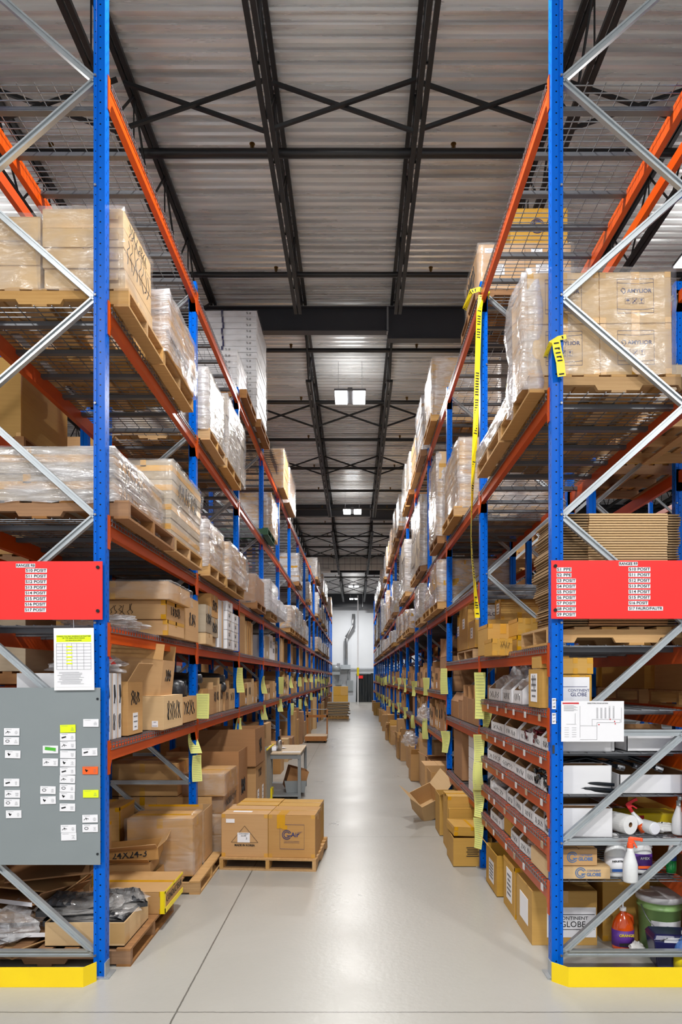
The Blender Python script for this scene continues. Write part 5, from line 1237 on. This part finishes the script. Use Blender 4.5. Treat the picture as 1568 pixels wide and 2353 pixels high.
# ---------------------------------------------------------------- floor under R8
F8 = 'cartons on the floor under the R8 rack'
pallet(-2.12,5.2,0,'reddish worn pallet under the tray of rubber tracks, nearest the front R8 upright','wood2',0,True,.98,1.1,'floor pallets under the R8 rack')
pallet(-2.0,6.72,0,'pale pallet sticking out into the aisle under the tall wrapped carton','wood',0,True,.98,1.05,'floor pallets under the R8 rack')
o = open_carton(-2.13,-1.585,4.68,5.22,.125,.29,'low open carton tray taped at the corner, holding bagged rubber tracks','pale',F8,flaps=''); MB().bx((.274,-.22,.09),(.002,.1,.14)).bx((.225,-.271,.09),(.1,.002,.14)).build('packing_tape','cleartape',o)
def track(cx,cy,cz,label,rz,tl,w_=.5,d=.3,hh=.07):
    o = thing('rubber_track',label,'rubber track',(cx,cy,cz),(tl,0,rz),'bagged rubber tracks in the tray')
    for lay in range(2):
        m = MB(); nu, nv = 60, 16
        def fn(u,v):
            e = min(1, (min(u,1-u)*w_/.05))**.5; x = (u-.5)*w_; y = (v-.5)*d
            lug = .016*(1 if math.sin(u*w_*2*PI/.062+(.9 if v>.5 else -.9)*abs(v-.5)*4) > 0 else 0)*(0 if abs(v-.5)<.07 or e < 1 or v < .08 or v > .92 else 1)
            return (x, y, hh*(.25+.6*e)*(.5+.5*lay)+lug+.012*math.sin(u*5+lay))
        m.grid(fn, nu, nv)
        def fb(u,v):
            s_ = [(-.5,-.5),(.5,-.5),(.5,.5),(-.5,.5),(-.5,-.5)]; k = min(3,int(u*4)); t = u*4-k
            x = s_[k][0]+(s_[k+1][0]-s_[k][0])*t; y = s_[k][1]+(s_[k+1][1]-s_[k][1])*t
            rib = .012*(1 if math.sin(u*4*9) > 0 else 0)
            return (x*(w_+rib), y*(d+rib), v*hh*(.5+.35*lay))
        if lay == 0: m.grid(fb, 120, 4)
        m.build('track_band' if lay else 'track_edge','rubber',o)
    inst(bag_mesh(int(cx*100)%17+40,w_*.55,d*.62,hh*.62,18,'thinfilm',.25),'poly_bag',o,(0,0,.0)); return o
track(-1.9,4.93,.24,'lower bagged black rubber track in the tray',.03,0,.56,.36,.08); track(-1.98,4.9,.315,'upper bagged black rubber track lying on the lower one',.06,.03,.5,.3,.075)
track(-1.76,5.06,.30,'tilted bagged rubber track at the aisle side of the tray',.5,.12,.36,.26,.07)
o = carton(-2.1,-1.49,5.32,5.88,.125,.30,'flat wide carton with yellow taped edges and black writing on its side','kraft','e',F8); MB().bx((.307,0,.02),(.003,.56,.04)).bx((.307,-.27,.09),(.003,.03,.175)).bx((.307,0,.165),(.003,.56,.018)).bx((.29,-.281,.09),(.035,.003,.175)).build('yellow_edge_tape','caution',o); text('CONDUCTEUR',o,(.309,.0,.1),.075,'ink',FX,sx=.9)
o = carton(-2.12,-1.51,6.33,6.72,.125,.66,'tall brown carton under loose film with amber tape over the top edge','kraft','f',F8,bev=.02); inst(film_shell(-.31,.31,-.2,.2,0,.54,9,'thinfilm',.012),'stretch_film',o)
o = open_carton(-2.1,-1.51,6.78,7.2,.125,.64,'tall open brown carton behind the film-covered one, taped flap up','kraft',F8,flaps='ns',ang={'n':0,'s':.05},flen=.07); MB().bx((0,-.212,.575),(.5,.003,.02)).build('packing_tape','tape',o)
for k,(z,dx) in enumerate(((.0,0),(.14,.02),(.28,-.02),(.4,.03))): 
    o = open_carton(-2.3+dx,-1.78+dx,5.95,6.28,.0+z*.9,.0+z*.9+.11,'shallow open carton, %s up in the leaning stack by the front R8 bay' % ORD[k],'kraft',F8,flaps='s' if k<3 else 'se',ang={'s':1.0,'e':.9},flen=.1,tilt=(.04,-.06*(k%2),.1*(k-1.5)))
    if k == 3: text('24X24-3',o,(0.02,-.17,.07),.085,'ink',(PI/2-.25,0,.0),bold=.0006)
for k in range(3): carton(-2.62,-1.88,7.2,7.9,.02+.35*k,.36+.35*k,'big brown film-covered carton, %s up in the dark stack deep in the second R8 bay' % ORD[k],'kraft','f',F8,bev=.015)
for k,(x0,x1,y0,y1,z0,z1) in enumerate(((-2.3,-1.4,7.45,8.1,.0,.25),(-2.3,-1.4,7.45,8.1,.252,.47),(-2.35,-1.45,7.5,8.2,.472,.68),(-2.4,-1.42,7.4,8.15,.682,.92))):
    o = carton(x0,x1,y0,y1,z0,z1,'film-wrapped brown carton, %s up in the stack beside the twin-carton pallet' % ORD[k],'kraft','f',F8,bev=.012); inst(film_shell(-(x1-x0)/2,(x1-x0)/2,-(y1-y0)/2,(y1-y0)/2,0,z1-z0,k,'thinfilm',.012),'stretch_film',o)
    if k == 2: text('NOBRV-2 MT',o,(.475,0,.11),.11,'ink',FX)
o = open_carton(-2.3,-1.42,8.3,8.95,.0,1.07,'tall narrow open tan carton behind the wrapped stack, second R8 bay','tan',F8,flaps='',ang={}); scribble(o,.3,.2,'x+',(.443,0,.6),n=5,r=.007,seed=61)
o = carton(-2.3,-1.32,9.05,10.0,.0,.78,'large brown carton with two white labels below the big tan open one','kraft',None,F8); text('Y10X',o,(.492,-.1,.66),.16,'ink',FX,sx=.8); sticker(o,'x+',-.25,.35,.14,.2,(.98,.95)); sticker(o,'x+',.2,.35,.14,.2,(.98,.95))
o = open_carton(-2.35,-1.30,9.0,9.75,.785,1.28,'big tan open carton perched on the brown one, second R8 bay','tan',F8,flaps='',tilt=(0,-.02,-.03)); scribble(o,.2,.2,'x+',(.53,0,.25),n=3,r=.006,seed=62)
# flattened cartons / trays behind the frame under the board
for k in range(6):
    o = thing('flattened_carton','folded brown carton lying at a slant behind the R8 end frame, %s up' % ORD[k],'flattened carton',(-2.5+.05*(k%3),4.9+.1*k,.1+.075*k),(.08*(k%3-1),.1-.12*(k%2),.35*(k%3-1)),'folded cartons behind the R8 end frame')
    MB().bx((0,0,0),(.62,.5,.012)).bx((.33,0,.045),(.12,.5,.008),(0,-.7,0)).build('board_sheet','tan' if k%2 else 'kraft',o)
    if k in (1,3): MB().bx((0,-.252,.0),(.6,.003,.03)).build('printed_tape','paper',o)
o = inst(bag_mesh(71,.25,.2,.12,18,'bag',.5),'plastic_bag',None,(-2.5,4.85,.12)); tag(o,'clear bag of grey parts in the folded cartons behind the R8 end frame','plastic bag')
o = thing('black_moulding','black shiny moulded panel on top of the folded cartons behind the R8 end frame','plastic part',(-2.3,5.3,.62),(.1,.05,.2)); MB().bx((0,0,0),(.6,.4,.08)).build('moulded_panel','rubber',o,bevel=.03,smooth=True)
for k,(x,y,w_,h) in enumerate(((-2.5,5.7,.5,.55),(-2.45,6.5,.4,.6))): carton(x-.2,x-.2+w_,y,y+.45,.13,.13+h,'brown carton deep under the first R8 bay, %s back' % ORD[k],'kraft','e',F8)
# generic floor cartons along R8 further back
q = random.Random(123)
for b in range(2,16):
    y = Y0+BAY*b+.4
    if b == 2: y += 1.4
    for k in range(3):
        w_ = q.uniform(.35,.8); h = q.uniform(.5,1.2); dx = q.uniform(-.1,.12)
        carton(XL-.55+dx,XL+dx+.02,y,y+w_,0,h,'%s floor carton, %s along under the %s R8 bay' % (('tall','plain','broad')[k],ORD[k],ORD[b]),q.choice(('kraft','pale','kraft','tan')),None,F8,bev=0); y += w_+.06
        if y > Y0+BAY*(b+1)-.4: break
# leaning grey sheets beside the bench
o = thing('sheet_stack','thin grey panels standing on edge with yellow edging beside the workbench','panel stack',(-1.62,10.6,0),0)
for k in range(8): MB().bx((0,k*.09,.42),(.5,.012,.84),(.12,0,0)).build('panel','greysteel' if k%2 else 'greybrown',o)
MB().bar((.26,-.1,.86),(.26,.75,.86),.02,.02).build('yellow_rail','caution',o); MB().bx((.26,.5,.1),(.04,.2,.16)).build('yellow_foot','caution',o)

# ---------------------------------------------------------------- CAir cartons on the pallet in the aisle
pal = pallet(-.86,7.46,0,'pale pallet holding two large printed cartons out in the aisle','wood',-.075,True,.84,1.0)
pal.rotation_euler = (0,0,PI/2-.075); pal.scale = (.84,1,1)
def rotp(x,y,c=(-.86,7.46),a=-.075): return c[0]+math.cos(a)*x-math.sin(a)*y, c[1]+math.sin(a)*x+math.cos(a)*y
for k,(xa,xb,ya,yb,z1,lab) in enumerate(((-.49,-.006,-.45,.02,.44,'large brown carton marked MADE IN KOREA, front left on the aisle pallet'),(.0,.482,-.45,.02,.44,'large brown carton with a ring and wing logo, on the aisle pallet nearest the walkway'),(-.46,-.0,.06,.48,.44,'golden carton behind the MADE IN KOREA carton on the aisle pallet'),(.005,.46,.06,.48,.435,'golden carton behind the wing logo carton on the aisle pallet'))):
    x, y = rotp((xa+xb)/2,(ya+yb)/2); W, D = xb-xa, yb-ya
    o = carton(x-W/2,x+W/2,y-D/2,y+D/2,.123,.123+z1,lab,'kraft' if k<2 else 'gold','e','printed cartons on the aisle pallet',rz=-.075); yb_ = -D/2-.003
    if k == 0:
        m = MB()
        for a,b in (((-.14,.15),(.14,.15)),((-.14,.15),(0,.32)),((.14,.15),(0,.32))): m.bar((a[0]+.0,yb_,a[1]),(b[0],yb_,b[1]),.001,.003)
        m.build('triangle_mark','ink',o); text('MADE IN KOREA',o,(0,yb_,.12),.028,'ink',bold=.001)
        l = MB().bx((-.01,yb_-.001,.2),(.13,.002,.1)).build('white_label','paper',o); text('CONTINENT',l,(-.01,yb_-.0025,.238),.018); text('GLOBE',l,(-.01,yb_-.0025,.218),.018); text('3',l,(.02,yb_-.0025,.19),.03)
        MB().bx((-.15,yb_,.37),(.09,.002,.04)).build('small_label','paper',o); MB().bx((-.05,-.1,z1+.001),(.2,.06,.001)).build('top_label','paper',o)
    if k == 1:
        m = MB(); 
        for a,b in (((-.12,.09),(.13,.09)),((-.12,.34),(.13,.34)),((-.12,.09),(-.12,.34)),((.13,.09),(.13,.34))): m.bar((a[0],yb_,a[1]),(b[0],yb_,b[1]),.001,.003)
        for k2 in range(2): m.bar((-.08,yb_,.17-.015*k2),(.08,yb_,.17-.015*k2),.001,.002)
        for r_ in (.046,.03):
            for j in range(16):
                a, b = .4+j*PI/9.5, .4+(j+1)*PI/9.5; m.bar((-.05+r_*math.cos(a),yb_,.235+r_*math.sin(a)),(-.05+r_*math.cos(b),yb_,.235+r_*math.sin(b)),.001,.007)
        m.bar((-.05,yb_,.225),(0,yb_,.225),.001,.009)
        for j in range(3): m.bar((.06,yb_,.262-.008*j),(.11-.012*j,yb_,.268-.008*j),.001,.002)
        m.build('ring_logo','blueink',o); text('Air',o,(.035,yb_,.235),.065,'blueink',bold=.001)
        MB().bx((-.11,yb_,.37),(.085,.002,.14)).bx((-.1,-.12,z1+.001),(.09,.22,.001)).bx((-.07,yb_,.31),(.05,.003,.04)).build('amber_tape','tape',o)

# ---------------------------------------------------------------- workbench
o = thing('workbench','grey steel workbench with a plywood top standing against the R8 rack','workbench',(-1.22,11.75,0),0)
W, D, T = .62, 1.4, .72
MB().box(-W/2-.02,W/2+.02,-D/2,D/2,T,T+.025).build('bench_top','tabletop',o,bevel=.004)
for sx in (-1,1):
    for sy in (-1,1): MB().box(sx*W/2-.025,sx*W/2+.025,sy*(D/2-.04)-.025,sy*(D/2-.04)+.025,0,T).build('leg','greysteel',o)
MB().box(-W/2,W/2,-D/2+.02,-D/2+.05,T-.07,T).box(-W/2,W/2,D/2-.05,D/2-.02,T-.07,T).box(W/2-.03,W/2,-D/2,D/2,T-.07,T).build('apron','greysteel',o)
MB().box(-W/2,W/2,-D/2,D/2,.04,.07).build('lower_shelf','greysteel',o)
o = thing('tape_dispenser_can','silver cylindrical can standing on the workbench','can',(-1.28,11.45,.746)); MB().lathe([(.05,0),(.05,.15),(.04,.17),(.02,.18)],n=20).build('can_body','steel',o,smooth=True); MB().lathe([(.018,.18),(.018,.24)],n=12).build('black_nozzle','darkpart',o)
o = tag(MB().bx((0,0,0),(.3,.12,.004)).build('paper_sheet','paper',None,(-1.05,11.2,.75),.1),'white paper lying at the front edge of the workbench','paper')
for k in range(3): tag(MB().bx((0,0,0),(.2,.28,.004)).build('paper_sheet','paper',None,(-1.42+.04*k,11.5+.16*k,.75+.005*k),.3*k),'white paper on the workbench, %s of three overlapping sheets' % ORD[k],'paper','papers on the workbench')
o = thing('paper_tray','pale box of papers hanging at the rack side of the workbench','box',(-1.62,11.3,.55)); tap(MB(),.22,.3,.26,.34,.14).build('tray_body','jug',o)
o = thing('waste_crate','dark grey wire crate on the lower shelf of the workbench','crate',(-1.0,11.5,.072),.05)
m = MB(); tap(m,.3,.5,.36,.56,.2); m.f = [f for i,f in enumerate(m.f) if i!=5]; m.build('crate_basket','greysteel',o)
open_carton(-1.22,-.9,11.35,11.75,.1,.45,'small brown open carton tilted in the grey crate under the workbench','tan',None,flaps='',tilt=(0,.28,.2))
# ---------------------------------------------------------------- wooden hand cart
o = thing('wooden_cart','low wooden cart with an upright frame at its near end, standing in the aisle','cart',(wx(726,20.6),20.9,0),0)
W = .66
MB().box(-W/2,W/2,-.3,.55,.1,.2).build('cart_deck','tabletop',o); MB().box(-W/2,W/2,-.34,-.3,.06,.2).box(-W/2,W/2,.55,.59,.06,.2).build('deck_rim','woodred',o)
for sx in (-1,1): MB().box(sx*(W/2-.02)-.022,sx*(W/2-.02)+.022,.5,.56,.1,.98).build('post','woodred',o)
MB().box(-W/2,W/2,.5,.54,.72,.8).build('cross_board','woodred',o); MB().path([(-W/2,.53,.97),(W/2,.53,.97)],.012,8).build('push_rail','wire',o)
for sx in (-1,1):
    for y in (-.2,.45): MB().path([(sx*.26-.02,y,.05),(sx*.26+.02,y,.05)],.05,12).build('caster','darkpart',o)
# flattened carton pile
pallet(wx(777,32.3),32.8,0,'pallet under the pile of flattened cartons far down the aisle','wood',0,False,.85,1,None)
o = thing('flat_carton_pile','sagging pile of flattened cartons on a pallet far down the aisle','flattened cartons',(wx(776,32.3),32.8,.125))
q = random.Random(4)
for k in range(14): MB().bx((q.uniform(-.05,.05),0,.025+.048*k),(1.05+q.uniform(-.1,.1),.9,.032),(0,q.uniform(-.02,.02),0)).build('flattened_carton','greybrown' if k%3 else 'pale',o)
# stacked cartons near the end wall
for k in range(4):
    i, j = k%2, k//2; Y = 50.3
    carton(wx(766,Y)+.01+.54*i,wx(766,Y)+.55+.54*i,Y,Y+.9,.0+.66*j,.65+.66*j,'golden carton, %s %s of the four stacked at the end wall' % (('lower','upper')[j],('outer','inner')[i]),'gold','e','four cartons by the end wall')
# ================================================================ loads on the racks behind
q = random.Random(55)
for sd, xa, xb, lev in (('R8',-3.74,-2.8,LB),('R9',2.45,3.36,[5.95,4.1,2.6,1.75])):
    for b in range(0,8):
        for li, z in enumerate(lev):
            for k in range(2):
                if z > 5 and (b < 3 or q.random() < .6): continue
                if q.random() < (.25 if z < 4 else .4): continue
                if sd == 'R8' and b == 0 and z == 3.88: continue
                y = Y0+BAY*b+.15+1.2*k; hh = q.uniform(.4,.95); mt = q.choice(('gold','kraft','gold','greybrown','kraft'))
                lab = '%s half of bay %s, %s level, rack behind %s' % (('near','far')[k],ORD[b],ORD[li],sd)
                pallet((xa+xb)/2,y+.5,z,'pallet in the '+lab,q.choice(('wood','wood2')),0,False,.8,1,'pallets behind the %s rack' % sd)
                o = carton(xa+.02,xb-.02,y,y+1.0,z+.125,z+.125+min(hh,(lev[li-1]-z-.35) if li else 1),'%s carton in the %s' % ({'gold':'golden','kraft':'brown','greybrown':'greyish'}[mt],lab),mt,'f','big cartons behind the %s rack' % sd,bev=0)
        for k in range(3):
            y = Y0+BAY*b+.1+.8*k
            carton(xa+.02,xb-.02,y,y+.7,0,q.uniform(.6,1.25),'floor carton, %s along the %s bay behind the %s rack' % (ORD[k],ORD[b],sd),q.choice(('gold','kraft','tan')),'e','floor cartons behind the %s rack' % sd,bev=0)
pallet(-3.3,6.3,3.9,'orange-toned pallet under the golden carton seen past the R8 end frame','wood2',0,True,.8,1,'pallets behind the R8 rack')
o = carton(-3.75,-2.87,5.85,6.8,4.03,4.72,'golden printed carton seen past the R8 end frame','gold','e','big cartons behind the R8 rack')
